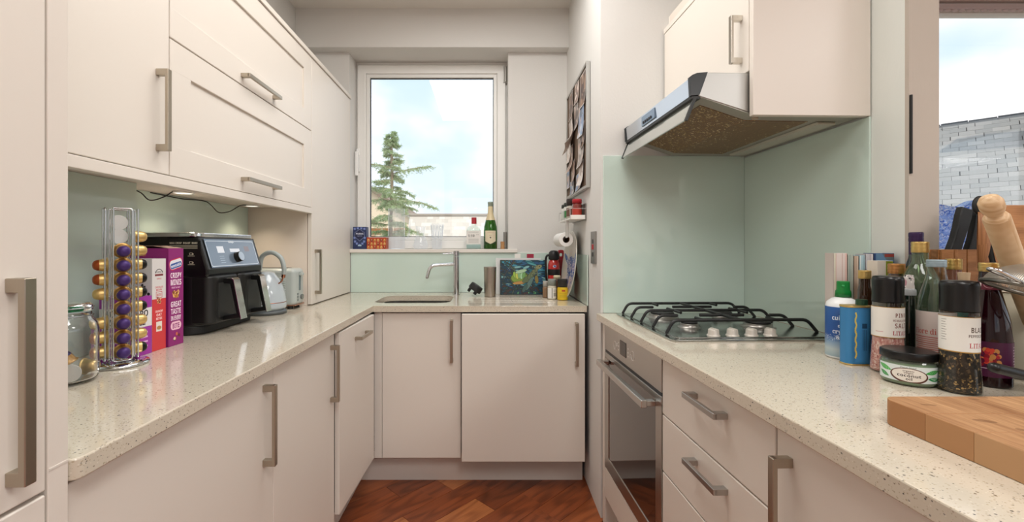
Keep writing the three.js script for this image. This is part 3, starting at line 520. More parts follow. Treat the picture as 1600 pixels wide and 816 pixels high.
{ // cereal boxes
  const side = (w, h, draw) => printed(w, h, draw, 0.42);
  const fit = (g, txt, x, y, w, size, style = 'bold', family = 'sans-serif') => { g.font = `${style} ${size}px ${family}`; const m = g.measureText(txt).width; g.save(); g.translate(x, y); g.scale(Math.min(1.6, w / m), 1); g.textAlign = 'center'; g.textBaseline = 'middle'; g.fillText(txt, 0, 0); g.restore(); };
  const boxFaces = (x0, x1, y0, y1, d0, d1) => ({ front: new THREE.PlaneGeometry(x1 - x0, y1 - y0).translate((x0 + x1) / 2, (y0 + y1) / 2, -d0 + 0.0003), side: new THREE.PlaneGeometry(d1 - d0, y1 - y0).rotateY(Math.PI / 2).translate(x1 + 0.0003, (y0 + y1) / 2, -(d0 + d1) / 2) });
  { // tall magenta box, open at the top
    const x0 = -1.055, x1 = -0.917, d0 = 1.236, d1 = 1.297, y0 = 0.9005, y1 = 1.186, card = std('#8a1a6c', 0.45), inner = std('#b79a86', 0.8);
    const t = T('cereal_box', 'tall magenta cereal box with opened top flaps next to the air fryer', 'cereal box', [(x0 + x1) / 2, 0.9, (d0 + d1) / 2]);
    part('carton', [box(x0, x1, y0, y0 + 0.002, d0, d1), box(x0, x1, y0, y1, d0, d0 + 0.001), box(x0, x1, y0, y1, d1 - 0.001, d1), box(x0, x0 + 0.001, y0, y1, d0, d1), box(x1 - 0.001, x1, y0, y1, d0, d1)], card, t);
    const f = boxFaces(x0, x1, y0, y1, d0, d1);
    part('printed_side', [f.side], side(256, 1024, (g, w, h) => {
      g.fillStyle = '#8e1c70'; g.fillRect(0, 0, w, h);
      g.save(); g.translate(128, 165); g.rotate(-0.18); g.fillStyle = '#e9e6ee'; g.beginPath(); g.roundRect(-110, -52, 220, 104, 46); g.fill(); g.strokeStyle = '#d23a44'; g.lineWidth = 9; g.stroke(); g.fillStyle = '#1f4f9e'; g.beginPath(); g.roundRect(-98, -14, 196, 56, 26); g.fill(); g.fillStyle = '#ffffff'; fit(g, 'weetabix', 0, 13, 176, 46); g.restore();
      g.fillStyle = '#fbeef6'; fit(g, 'CRISPY', 128, 285, 190, 76); fit(g, 'MINIS', 128, 360, 190, 84); g.fillStyle = '#f6cfe6'; fit(g, 'FRUIT & NUT', 128, 415, 150, 24);
      reseed(3); for (let i = 0; i < 40; i++) { g.fillStyle = ['#d9a24a', '#b97a2e', '#edc77c', '#7a3d1c'][i % 4]; g.beginPath(); g.ellipse(128 + rr(-52, 52), 480 + rr(-30, 30), rr(8, 20), rr(6, 13), rnd() * 3, 0, 7); g.fill(); }
      g.fillStyle = '#fbeef6'; fit(g, 'GREAT', 128, 590, 180, 80); fit(g, 'TASTE', 128, 665, 172, 78); fit(g, "IN EVERY", 128, 735, 172, 66); g.fillStyle = '#f1c4d6'; g.beginPath(); g.roundRect(38, 772, 180, 88, 44); g.fill(); g.fillStyle = '#8e1c70'; fit(g, 'BITE', 128, 818, 124, 74);
      for (let i = 0; i < 7; i++) { g.fillStyle = ['#6b2a1c', '#c9694d', '#e9d3b4', '#43132c'][i % 4]; g.beginPath(); g.ellipse(80 + rr(0, 110), 920 + rr(-30, 50), rr(10, 22), rr(10, 20), 0, 0, 7); g.fill(); }
    }), t);
    part('printed_front', [f.front], side(512, 1024, (g, w, h) => { g.fillStyle = '#87186a'; g.fillRect(0, 0, w, h); g.fillStyle = '#b0574e'; g.beginPath(); g.ellipse(250, 60, 26, 26, 0, 0, 7); g.fill(); g.fillStyle = '#f0e6ee'; fit(g, 'CRISPY', 256, 330, 400, 130); fit(g, 'MINIS', 256, 470, 380, 140); }), t);
    const flap = (pts, d, m = inner) => prismZ(pts, d, d + 0.0012);
    part('top_flap', [new THREE.BoxGeometry(x1 - x0 - 0.03, 0.001, 0.05).translate(0, 0, 0.025).rotateX(-0.12).translate((x0 + x1) / 2 - 0.012, y1 + 0.001, -d1 + 0.002)], inner, t);
    part('top_flap', [new THREE.BoxGeometry(0.045, 0.001, d1 - d0 - 0.006).translate(-0.0225, 0, 0).rotateZ(-0.16).translate(x1 - 0.001, y1, -(d0 + d1) / 2)], inner, t);
  }
  { // white and red box
    const x0 = -1.045, x1 = -0.921, d0 = 1.181, d1 = 1.2315, y0 = 0.9005, y1 = 1.157;
    const t = T('cereal_box', 'white and red snack box standing between the capsule stand and the magenta box', 'cereal box', [(x0 + x1) / 2, 0.9, (d0 + d1) / 2]);
    part('carton', [box(x0, x1, y0, y1, d0, d1, 0.0008)], std('#d9d4d2', 0.45), t);
    const f = boxFaces(x0, x1, y0, y1, d0, d1);
    part('printed_side', [f.side], side(200, 1024, (g, w, h) => {
      g.fillStyle = '#dcd8d6'; g.fillRect(0, 0, w, h); g.fillStyle = '#d13a3f'; g.fillRect(0, 450, w, h); 
      g.strokeStyle = '#2e2c2c'; g.lineWidth = 8; g.beginPath(); g.arc(100, 175, 56, Math.PI * 1.08, Math.PI * 1.92); g.stroke(); g.fillStyle = '#2e2c2c'; fit(g, 'DORSET', 100, 150, 100, 26, 'bold', 'serif'); g.fillStyle = '#7a2b30'; g.fillRect(40, 172, 120, 22); g.fillStyle = '#c94a52'; fit(g, 'CEREALS', 100, 225, 70, 22);
      fit(g, 'CHOCOLATE', 100, 320, 120, 28); fit(g, 'BERRY', 100, 350, 90, 28); g.strokeStyle = '#c5343c'; g.lineWidth = 6; g.strokeRect(58, 372, 84, 66); fit(g, 'BITE', 100, 407, 66, 42);
      reseed(8); for (let i = 0; i < 14; i++) { g.fillStyle = ['#7a2a20', '#c78a52', '#e0b98a'][i % 3]; g.beginPath(); g.arc(100 + rr(-26, 26), 470 + rr(-34, 34), rr(7, 15), 0, 7); g.fill(); }
      g.fillStyle = '#fbe4e2'; fit(g, 'CRUNCHY', 100, 590, 110, 34); fit(g, 'OAT', 100, 630, 80, 40); fit(g, 'BITES', 100, 672, 90, 36); g.fillStyle = '#e9e2d8'; g.fillRect(58, 705, 84, 110); g.fillStyle = '#b98a52'; g.beginPath(); g.ellipse(100, 775, 32, 22, 0, 0, 7); g.fill();
    }), t);
    part('printed_front', [f.front], side(512, 1024, (g, w, h) => { g.fillStyle = '#d2cfce'; g.fillRect(0, 0, w, h); g.fillStyle = '#cf3a3e'; g.fillRect(0, 640, w, h); g.fillStyle = '#1c1a1a'; g.font = 'bold 190px sans-serif'; g.textAlign = 'right'; g.fillText('ot.', 500, 400); }), t);
  }
  { // small purple box
    const x0 = -1.02, x1 = -0.918, d0 = 1.13, d1 = 1.176, y0 = 0.9005, y1 = 1.057;
    const t = T('snack_box', 'small purple and white snack box partly hidden behind the capsule stand', 'snack box', [(x0 + x1) / 2, 0.9, (d0 + d1) / 2]);
    part('carton', [box(x0, x1, y0, y1, d0, d1, 0.0008)], std('#9a2f9a', 0.45), t);
    const f = boxFaces(x0, x1, y0, y1, d0, d1), draw = (g, w, h) => {
      g.fillStyle = '#a032a0'; g.fillRect(0, 0, w, h); g.fillStyle = '#e6e3e4'; g.fillRect(0, h * 0.2, w, h * 0.32); g.fillStyle = '#191718'; g.font = `bold ${Math.round(h * 0.15)}px sans-serif`; g.textAlign = 'left'; g.textBaseline = 'middle'; g.fillText('PO', w * 0.1, h * 0.29); g.fillText('IZ', w * 0.1, h * 0.435);
      g.fillStyle = '#e8b9e4'; for (let i = 0; i < 4; i++) g.fillRect(w * 0.2, h * (0.6 + i * 0.08), w * 0.5, h * 0.03);
    };
    part('printed_side', [f.side], side(200, 640, draw), t); part('printed_front', [f.front], side(400, 640, draw), t);
  }
}
{ // air fryer
  const x1 = -0.905, t = T('air_fryer', 'large black air fryer with two drawers and chrome handles', 'air fryer', [-1.03, 0.9, 1.56]);
  const d0 = 1.39, d1 = 1.735;
  const foot = (xs, r, y0, y1, bev) => prismY(roundRect(-1.172, xs, d0, d1, r), y0, y1, bev);
  part('base', [foot(-0.93, 0.06, 0.902, 0.93, 0.004)], blackMatte, t);
  part('body', [foot(-0.918, 0.07, 0.928, 1.095, 0.006), prismZ([[-1.172, 1.09], [-0.9105, 1.09], [-0.9065, 1.1], [-0.9065, 1.116], [-0.938, 1.222], [-1.165, 1.222]], d0 + 0.004, d1 - 0.004, 0.006)], blackPlastic, t);
  part('chrome_lid_band', [prismY(roundRect(-1.166, -0.935, d0 + 0.004, d1 - 0.004, 0.03), 1.2225, 1.237, 0.003)], chrome, t);
  const text = (g, s, x, y, size, al = 'center') => { g.font = `bold ${size}px sans-serif`; g.textAlign = al; g.fillText(s, x, y); };
  // sloping control panel
  const slope = Math.atan2(0.0315, 0.106);
  const panel = new THREE.PlaneGeometry(d1 - d0 - 0.05, 0.1).rotateY(Math.PI / 2).rotateZ(slope).translate(-0.9195, 1.1685, -(d0 + d1) / 2);
  const cp = part('control_panel', [panel], printed(1024, 384, (g, w, h) => {
    g.fillStyle = '#6f7f90'; g.fillRect(0, 0, w, h); g.strokeStyle = '#d5dde4'; g.lineWidth = 7; g.beginPath(); g.roundRect(14, 26, w - 28, h - 44, 24); g.stroke(); g.fillStyle = '#6f7f90'; g.fillRect(w / 2 - 60, 10, 120, 34); g.fillStyle = '#f3f5f6'; text(g, 'NINJA', w / 2, 46, 40);
    g.fillStyle = '#e6e9ee'; g.fillRect(190, 96, 130, 92); g.fillRect(440, 130, 210, 48); g.fillStyle = '#7c6f74'; g.fillRect(760, 96, 110, 80); g.fillStyle = '#9fb0c0'; for (let i = 0; i < 4; i++) g.fillRect(200, 230 + i * 30, 90, 8);
  }, 0.25, { metalness: 0.3, clearcoat: 0.6 }), t);
  const dialAxis = new THREE.Vector3(Math.cos(slope), Math.sin(slope), 0), dc = P(-0.9215, 1.15, 1.572);
  part('dial', [rod(dc, dc.clone().addScaledVector(dialAxis, 0.024), 0.0195, 32, 0.018)], std('#3a362f', 0.25, 0.9), cp);
  part('dial_face', [rod(dc.clone().addScaledVector(dialAxis, 0.0241), dc.clone().addScaledVector(dialAxis, 0.0255), 0.0165, 32)], std('#aebac6', 0.3, 0.5), cp);
  part('printed_side', [new THREE.PlaneGeometry(0.112, 0.095).translate(-0.984, 1.163, -d0 - 0.0035 + 0.0008)], printed(640, 540, (g, w, h) => {
    g.fillStyle = '#11110f'; g.fillRect(0, 0, w, h); g.fillStyle = '#f0ead2'; text(g, 'MAX CRISP  ROAST  BAKE', w / 2, 60, 44); g.fillStyle = '#c9c3ab'; for (let i = 0; i < 3; i++) g.fillRect(60, 86 + i * 26, 520, 10);
    g.strokeStyle = '#ece6cc'; g.lineWidth = 7; for (const [x, y] of [[200, 250], [460, 250], [200, 410], [460, 410]]) { g.strokeRect(x - 26, y - 22, 52, 36); g.beginPath(); g.arc(x + 34, y, 12, 0, 7); g.stroke(); g.fillStyle = '#dcd5bb'; g.fillRect(x - 60, y + 30, 130, 9); }
  }, 0.4), t);
  [[1.478, 'near'], [1.648, 'far']].forEach(([d], k) => {
    const w = 0.163, dr = part('drawer', [prismY(roundRect(-1.0, -0.896, d - w / 2, d + w / 2, 0.028), 0.935, 1.094, 0.006)], std('#131312', 0.42), t);
    part('drawer_inset', [prismY(roundRect(-0.92, -0.8945, d - 0.05, d + 0.05, 0.012), 0.952, 1.07, 0.003)], std('#222221', 0.5), dr);
    const hw = 0.017;
    part('handle', [prismZ([[-0.9, 1.083], [-0.868, 1.083], [-0.862, 1.078], [-0.836, 0.948], [-0.9, 0.94], [-0.9, 0.955], [-0.852, 0.961], [-0.874, 1.064], [-0.9, 1.066]], d - hw, d + hw, 0.002)], blackPlastic, dr);
    part('handle_trim', [prismZ([[-0.885, 1.0845], [-0.867, 1.0845], [-0.86, 1.079], [-0.834, 0.944], [-0.8385, 0.944], [-0.863, 1.0755], [-0.869, 1.081], [-0.885, 1.081]], d - hw - 0.0015, d + hw + 0.0015, 0.0008)], std('#d9d5d2', 0.1, 1), dr);
  });
}
{ // kettle
  const x = -0.957, d = 1.868, blue = std('#b9c3c9', 0.22, 0, { clearcoat: 0.8, clearcoatRoughness: 0.05 }), sage = std('#a9b2b0', 0.35), copper = std('#b77f67', 0.25, 1);
  const t = T('kettle', 'pale blue grey dome kettle with an arched handle behind the air fryer', 'kettle', [x, 0.9, d]);
  part('power_base', [lathe([[0, 0.018], [0.074, 0.018], [0.08, 0.012], [0.08, 0.0004], [0, 0.0004]], x, 0.9, d)], std('#5f6466', 0.5), t);
  part('body', [lathe([[0, 0.0185], [0.074, 0.0185], [0.079, 0.03], [0.0795, 0.042], [0.0785, 0.05]], x, 0.9, d), lathe([[0.0785, 0.0505], [0.0735, 0.085], [0.064, 0.12], [0.051, 0.148], [0.04, 0.163], [0.037, 0.168]], x, 0.9, d)], blue, t);
  part('trim_ring', [ring(x, 0.9505, d, 0.0782, 0.0016)], copper, t);
  part('lid', [lathe([[0.0368, 0.168], [0.03, 0.178], [0.012, 0.184], [0, 0.185]], x, 0.9, d)], blue, t);
  part('spout', [rod(P(x - 0.045, 1.0, d + 0.01), P(x - 0.095, 1.048, d + 0.02), 0.017, 16, 0.009)], blue, t);
  part('handle', [wire([P(x - 0.03, 1.09, d - 0.004), P(x - 0.012, 1.15, d - 0.012), P(x + 0.03, 1.166, d - 0.016), P(x + 0.07, 1.142, d - 0.018), P(x + 0.084, 1.095, d - 0.018), P(x + 0.082, 1.072, d - 0.017)], 0.0098, 48, 12)], sage, t);
  part('handle_joint', [rod(P(x + 0.082, 1.073, d - 0.017), P(x + 0.079, 1.058, d - 0.016), 0.0085, 12), wire([P(x + 0.079, 1.06, d - 0.016), P(x + 0.072, 1.043, d - 0.014), P(x + 0.055, 1.03, d - 0.01)], 0.0035, 16, 8)], copper, t);
}
{ // toaster
  const x0 = -1.13, x1 = -0.886, d0 = 1.985, d1 = 2.09, y0 = 0.913, y1 = 1.09, sage = std('#b5bcb8', 0.3, 0, { clearcoat: 0.4 });
  const t = T('toaster', 'pale sage toaster with ribbed sides against the tall cabinet', 'toaster', [-1.0, 0.9, 2.04]);
  part('body', [box(x0, x1, y0, y1, d0, d1, 0.022, 5)], sage, t);
  for (let i = 0; i < 9; i++) part('rib', [box(x0 + 0.025, x1 - 0.045, 0.958 + i * 0.0105, 0.9645 + i * 0.0105, d0 - 0.0025, d0 + 0.004, 0.0024)], sage, t);
  part('lever_slot', [box(x1 - 0.001, x1 + 0.0012, 0.985, 1.07, 2.026, 2.045, 0.0005)], std('#6d7b80', 0.4), t);
  part('lever', [box(x1, x1 + 0.016, 1.055, 1.068, 2.024, 2.048, 0.003)], sage, t);
  for (let i = 0; i < 3; i++) part('push_button', [box(x1 - 0.001, x1 + 0.003, 0.937 + i * 0.014, 0.946 + i * 0.014, 2.008, 2.02, 0.001)], std('#7e8584', 0.3), t);
  part('dial', [new THREE.CylinderGeometry(0.011, 0.012, 0.01, 24).rotateZ(Math.PI / 2).translate(x1 + 0.004, 0.953, -2.05)], std('#8d8f8e', 0.25, 0.8), t);
  part('trim_band', [box(x0 + 0.004, x1 + 0.0004, 0.9155, 0.921, d0 + 0.003, d1 - 0.003, 0.002)], std('#b98a74', 0.3, 0.9), t);
  part('toast_slot', [box(x0 + 0.04, x1 - 0.05, y1 - 0.001, y1 + 0.0008, d0 + 0.025, d0 + 0.04), box(x0 + 0.04, x1 - 0.05, y1 - 0.001, y1 + 0.0008, d1 - 0.04, d1 - 0.025)], blackMatte, t);
  for (const [x, d] of [[x0 + 0.03, d0 + 0.02], [x1 - 0.03, d0 + 0.02], [x0 + 0.03, d1 - 0.02], [x1 - 0.03, d1 - 0.02]]) part('foot', [cyl(x, 0.9004, d, 0.012, 0.0135, 16)], blackMatte, t);
}
// under-cabinet lights and their cables
[[-1.06, 1.5, 'nearer'], [-1.08, 1.975, 'farther']].forEach(([x, d, w]) => {
  const t = T('cabinet_light', `round under-cabinet light, the ${w} one ${w === 'nearer' ? 'above the cereal boxes' : 'above the kettle'}`, 'light', [x, 1.3838, d], { group: 'round lights under the wall cabinets' });
  part('rim', [lathe([[0.034, 0], [0.034, -0.006], [0.03, -0.008], [0.027, -0.006], [0.027, 0]], x, 1.3838, d)], whitePlastic, t);
  part('light_lens', [lathe([[0, -0.0062], [0.0268, -0.0055], [0.0268, -0.001], [0, -0.001]], x, 1.3838, d)], std('#fff6e6', 0.4, 0, { emissive: new THREE.Color(1, 0.93, 0.8), emissiveIntensity: 1.4 }), t);
  const l = new THREE.SpotLight(0xffe9cf, 0.18, 0, 1.1, 0.8); l.name = 'cabinet_lamp'; l.position.set(0, -0.012, 0); l.target.position.set(0, -1, 0); l.shadow.radius = 1.2; t.add(l, l.target);
});
M('light_cable', 'black cable drooping from its clip to the nearer under-cabinet light', 'cable', [-1.12, 1.38, 1.4], [wire([P(-1.175, 1.378, 1.31), P(-1.15, 1.381, 1.36), P(-1.13, 1.368, 1.40), P(-1.115, 1.345, 1.42), P(-1.09, 1.362, 1.455), P(-1.075, 1.3795, 1.47), P(-1.065, 1.38, 1.478)], 0.002, 60)], blackMatte);
M('light_cable', 'black cable drooping to the under-cabinet light above the kettle', 'cable', [-1.13, 1.38, 1.85], [wire([P(-1.175, 1.38, 1.50), P(-1.174, 1.376, 1.65), P(-1.172, 1.378, 1.80), P(-1.15, 1.36, 1.80), P(-1.135, 1.337, 1.815), P(-1.12, 1.345, 1.87), P(-1.10, 1.376, 1.92), P(-1.088, 1.38, 1.95)], 0.002, 70)], blackMatte);

// ---------------------------------------------------------------- on the windowsill
{
  const y = 1.1762;
  const centred = (g, s, x, yy, size, fam = 'sans-serif', st = 'bold') => { g.font = `${st} ${size}px ${fam}`; g.textAlign = 'center'; g.textBaseline = 'middle'; g.fillText(s, x, yy); };
  { // blue tea box
    const t = T('tea_box', 'tall dark blue patterned tea box in the left corner of the windowsill', 'tea box', [-0.81, y, 2.765]);
    part('carton', [box(-0.853, -0.767, y, y + 0.142, 2.74, 2.79, 0.001)], std('#26355e', 0.45), t);
    part('printed_front', [new THREE.PlaneGeometry(0.085, 0.141).translate(-0.81, y + 0.071, -2.7396)], printed(512, 850, (g, w, h) => {
      g.fillStyle = '#24325c'; g.fillRect(0, 0, w, h); reseed(31);
      for (const [px, py] of [[70, 70], [190, 50], [320, 50], [440, 70], [80, 560], [430, 560], [150, 640], [360, 640], [256, 700], [60, 420], [450, 420]]) for (let k = 0; k < 8; k++) { g.save(); g.translate(px, py); g.rotate(k * 0.785); g.fillStyle = k % 2 ? '#8fa0d2' : '#5b6fb0'; g.beginPath(); g.ellipse(0, -28, 11, 26, 0, 0, 7); g.fill(); g.restore(); }
      g.fillStyle = '#1b2346'; g.beginPath(); g.moveTo(256, 90); g.lineTo(440, 220); g.lineTo(440, 380); g.lineTo(256, 540); g.lineTo(72, 380); g.lineTo(72, 220); g.closePath(); g.fill(); g.strokeStyle = '#a9b4d8'; g.lineWidth = 8; g.stroke();
      g.fillStyle = '#dfe3f0'; centred(g, 'PUKKA', 256, 262, 92); g.fillStyle = '#b5bedd'; centred(g, 'night time', 256, 345, 40); g.fillStyle = '#a9c6d6'; g.fillRect(190, 690, 132, 52);
    }, 0.45), t);
  }
  { // orange tea box
    const t = T('tea_box', 'low orange patterned tea box lying beside the tall blue box', 'tea box', [-0.7, y, 2.77]);
    part('carton', [box(-0.763, -0.639, y, y + 0.075, 2.735, 2.8, 0.001)], std('#b5562c', 0.45), t);
    part('printed_front', [new THREE.PlaneGeometry(0.123, 0.074).translate(-0.701, y + 0.0375, -2.7346)], printed(768, 460, (g, w, h) => {
      g.fillStyle = '#b5462a'; g.fillRect(0, 0, w, h);
      for (let i = 0; i < 6; i++) for (let j = 0; j < 3; j++) { const px = 64 + i * 128, py = 110 + j * 140; g.fillStyle = ['#d8a25c', '#8e2f22', '#c98a3c'][(i + j) % 3]; g.beginPath(); g.ellipse(px, py, 46, 62, 0, 0, 7); g.fill(); g.fillStyle = '#e6c58a'; g.beginPath(); g.ellipse(px, py - 20, 14, 24, 0, 0, 7); g.fill(); g.fillStyle = '#5e6b2f'; g.beginPath(); g.ellipse(px, py + 24, 9, 20, 0, 0, 7); g.fill(); }
    }, 0.45), t);
  }
  const sillGlass = std('#fbfdff', 0.04, 0, { transmission: 0.86, thickness: 0, ior: 1.55 });
  M('glass_jug', 'tall straight clear glass jug on the windowsill in front of the tree', 'jug', [-0.585, y, 2.79], [lathe([[0, 0.006], [0.048, 0.005], [0.053, 0.001], [0.055, 0.006], [0.0525, 0.255], [0.055, 0.264]], -0.585, y, 2.79, 48), wire([P(-0.5325, y + 0.215, 2.788), P(-0.506, y + 0.212, 2.785), P(-0.498, y + 0.13, 2.784), P(-0.516, y + 0.07, 2.787), P(-0.531, y + 0.066, 2.788)], 0.005, 40, 10)], sillGlass);
  M('glass_carafe', 'small round bellied clear glass carafe on the middle of the windowsill', 'carafe', [-0.428, y, 2.79], [lathe([[0, 0.004], [0.036, 0.003], [0.04, 0.001], [0.05, 0.012], [0.049, 0.03], [0.036, 0.062], [0.024, 0.09], [0.026, 0.118], [0.033, 0.15]], -0.428, y, 2.79, 48)], sillGlass);
  { const f = flat(lathe([[0, 0.004], [0.026, 0.003], [0.031, 0.001], [0.032, 0.008], [0.034, 0.06], [0.042, 0.165]], -0.32, y, 2.785, 20)); f.computeVertexNormals();
    M('cut_glass_vase', 'clear cut glass vase flaring to the top beside the carafe', 'vase', [-0.32, y, 2.785], [f, ...Array.from({ length: 12 }, (_, k) => { const a = k / 12 * 6.283, s = (r, h) => P(-0.32 + r * Math.sin(a + h * 4), y + h, 2.785 - r * Math.cos(a + h * 4)); return rod(s(0.0345, 0.07), s(0.0415, 0.155), 0.0022, 5); })], sillGlass); }
  { // gin bottle
    const x = -0.082, d = 2.765, t = T('gin_bottle', 'clear square shouldered bottle with a red cap on the windowsill', 'bottle', [x, y, d]);
    part('glass', [prismY(roundRect(x - 0.047, x + 0.047, d - 0.03, d + 0.03, 0.014), y, y + 0.125, 0.003), lathe([[0.044, 0.122], [0.04, 0.137], [0.018, 0.151], [0.0155, 0.156], [0.0155, 0.166]], x, y, d)], clearGlass, t);
    part('cap', [cyl(x + 0.002, y + 0.163, d, 0.0165, 0.04, 28)], std('#b3303c', 0.4), t);
    part('label', [box(x - 0.045, x + 0.045, y + 0.032, y + 0.118, d - 0.0312, d - 0.0308)], printed(640, 600, (g, w, h) => { g.fillStyle = '#e9e7e2'; g.fillRect(0, 0, w, h); g.fillStyle = '#3a3a3a'; centred(g, '1:10', 220, 230, 150, 'serif'); g.fillStyle = '#8a8a86'; centred(g, 'N° 10', 500, 180, 44, 'serif'); for (let i = 0; i < 6; i++) g.fillRect(90, 360 + i * 34, 460, 9); g.fillRect(90, 70, 460, 10); }, 0.5), t);
    part('gin', [prismY(roundRect(x - 0.044, x + 0.044, d - 0.027, d + 0.027, 0.012), y + 0.004, y + 0.028)], std('#d6e6e8', 0.02, 0, { transmission: 1, thickness: 0.05, ior: 1.33 }), t);
  }
  { // sparkling wine bottle
    const x = 0.026, d = 2.77, t = T('wine_bottle', 'green sparkling wine bottle with a cream shield label on the windowsill', 'bottle', [x, y, d]);
    const green = std('#3f8f1e', 0.05, 0, { transmission: 0.75, thickness: 0, clearcoat: 1 });
    part('glass', [lathe([[0, 0], [0.041, 0], [0.0435, 0.004], [0.0435, 0.115], [0.041, 0.145], [0.031, 0.185], [0.021, 0.215], [0.0165, 0.24], [0.015, 0.29], [0.017, 0.295], [0.017, 0.302], [0.0135, 0.305], [0, 0.305]], x, y, d, 44)], green, t);
    part('wine', [lathe([[0, 0.004], [0.04, 0.004], [0.04, 0.07], [0, 0.07]], x, y, d, 36)], std('#10240c', 0.2), t);
    part('neck_foil', [lathe([[0.0318, 0.186], [0.0218, 0.215], [0.0173, 0.24], [0.0158, 0.275]], x, y, d, 36)], std('#d9c9a2', 0.5, 0.1), t);
    part('mouth_ring', [lathe([[0.0162, 0.276], [0.0162, 0.288], [0.018, 0.293], [0.018, 0.304], [0, 0.3055]], x, y, d, 36)], std('#8f9a8a', 0.4, 0.3), t);
    const sh = new THREE.CylinderGeometry(0.0441, 0.0441, 0.085, 40, 8, true, -0.92, 1.84).translate(x, y + 0.075, -d);
    part('label', [sh], printed(512, 520, (g, w, h) => { g.fillStyle = '#1f3d14'; g.fillRect(0, 0, w, h); g.fillStyle = '#e2d6ba'; g.beginPath(); g.moveTo(20, 0); g.lineTo(492, 0); g.lineTo(492, 410); g.lineTo(256, 520); g.lineTo(20, 410); g.fill(); g.fillStyle = '#c08f84'; g.font = '44px serif'; g.textAlign = 'center'; g.fillText('CHAMPAGNE', 256, 90); g.fillStyle = '#4b4640'; g.beginPath(); g.ellipse(256, 270, 34, 28, 0.6, 0, 7); g.fill(); g.fillStyle = '#9a9076'; g.font = '40px serif'; g.fillText('BRUT', 256, 200); }, 0.55), t);
  }
  M('cork', 'short natural cork standing at the right end of the windowsill', 'cork', [0.105, y, 2.79], [lathe([[0, 0], [0.0135, 0], [0.014, 0.002], [0.0125, 0.028], [0.0135, 0.046], [0.012, 0.049], [0, 0.049]], 0.105, y, 2.79, 24)], std('#b98a5c', 0.85));
}
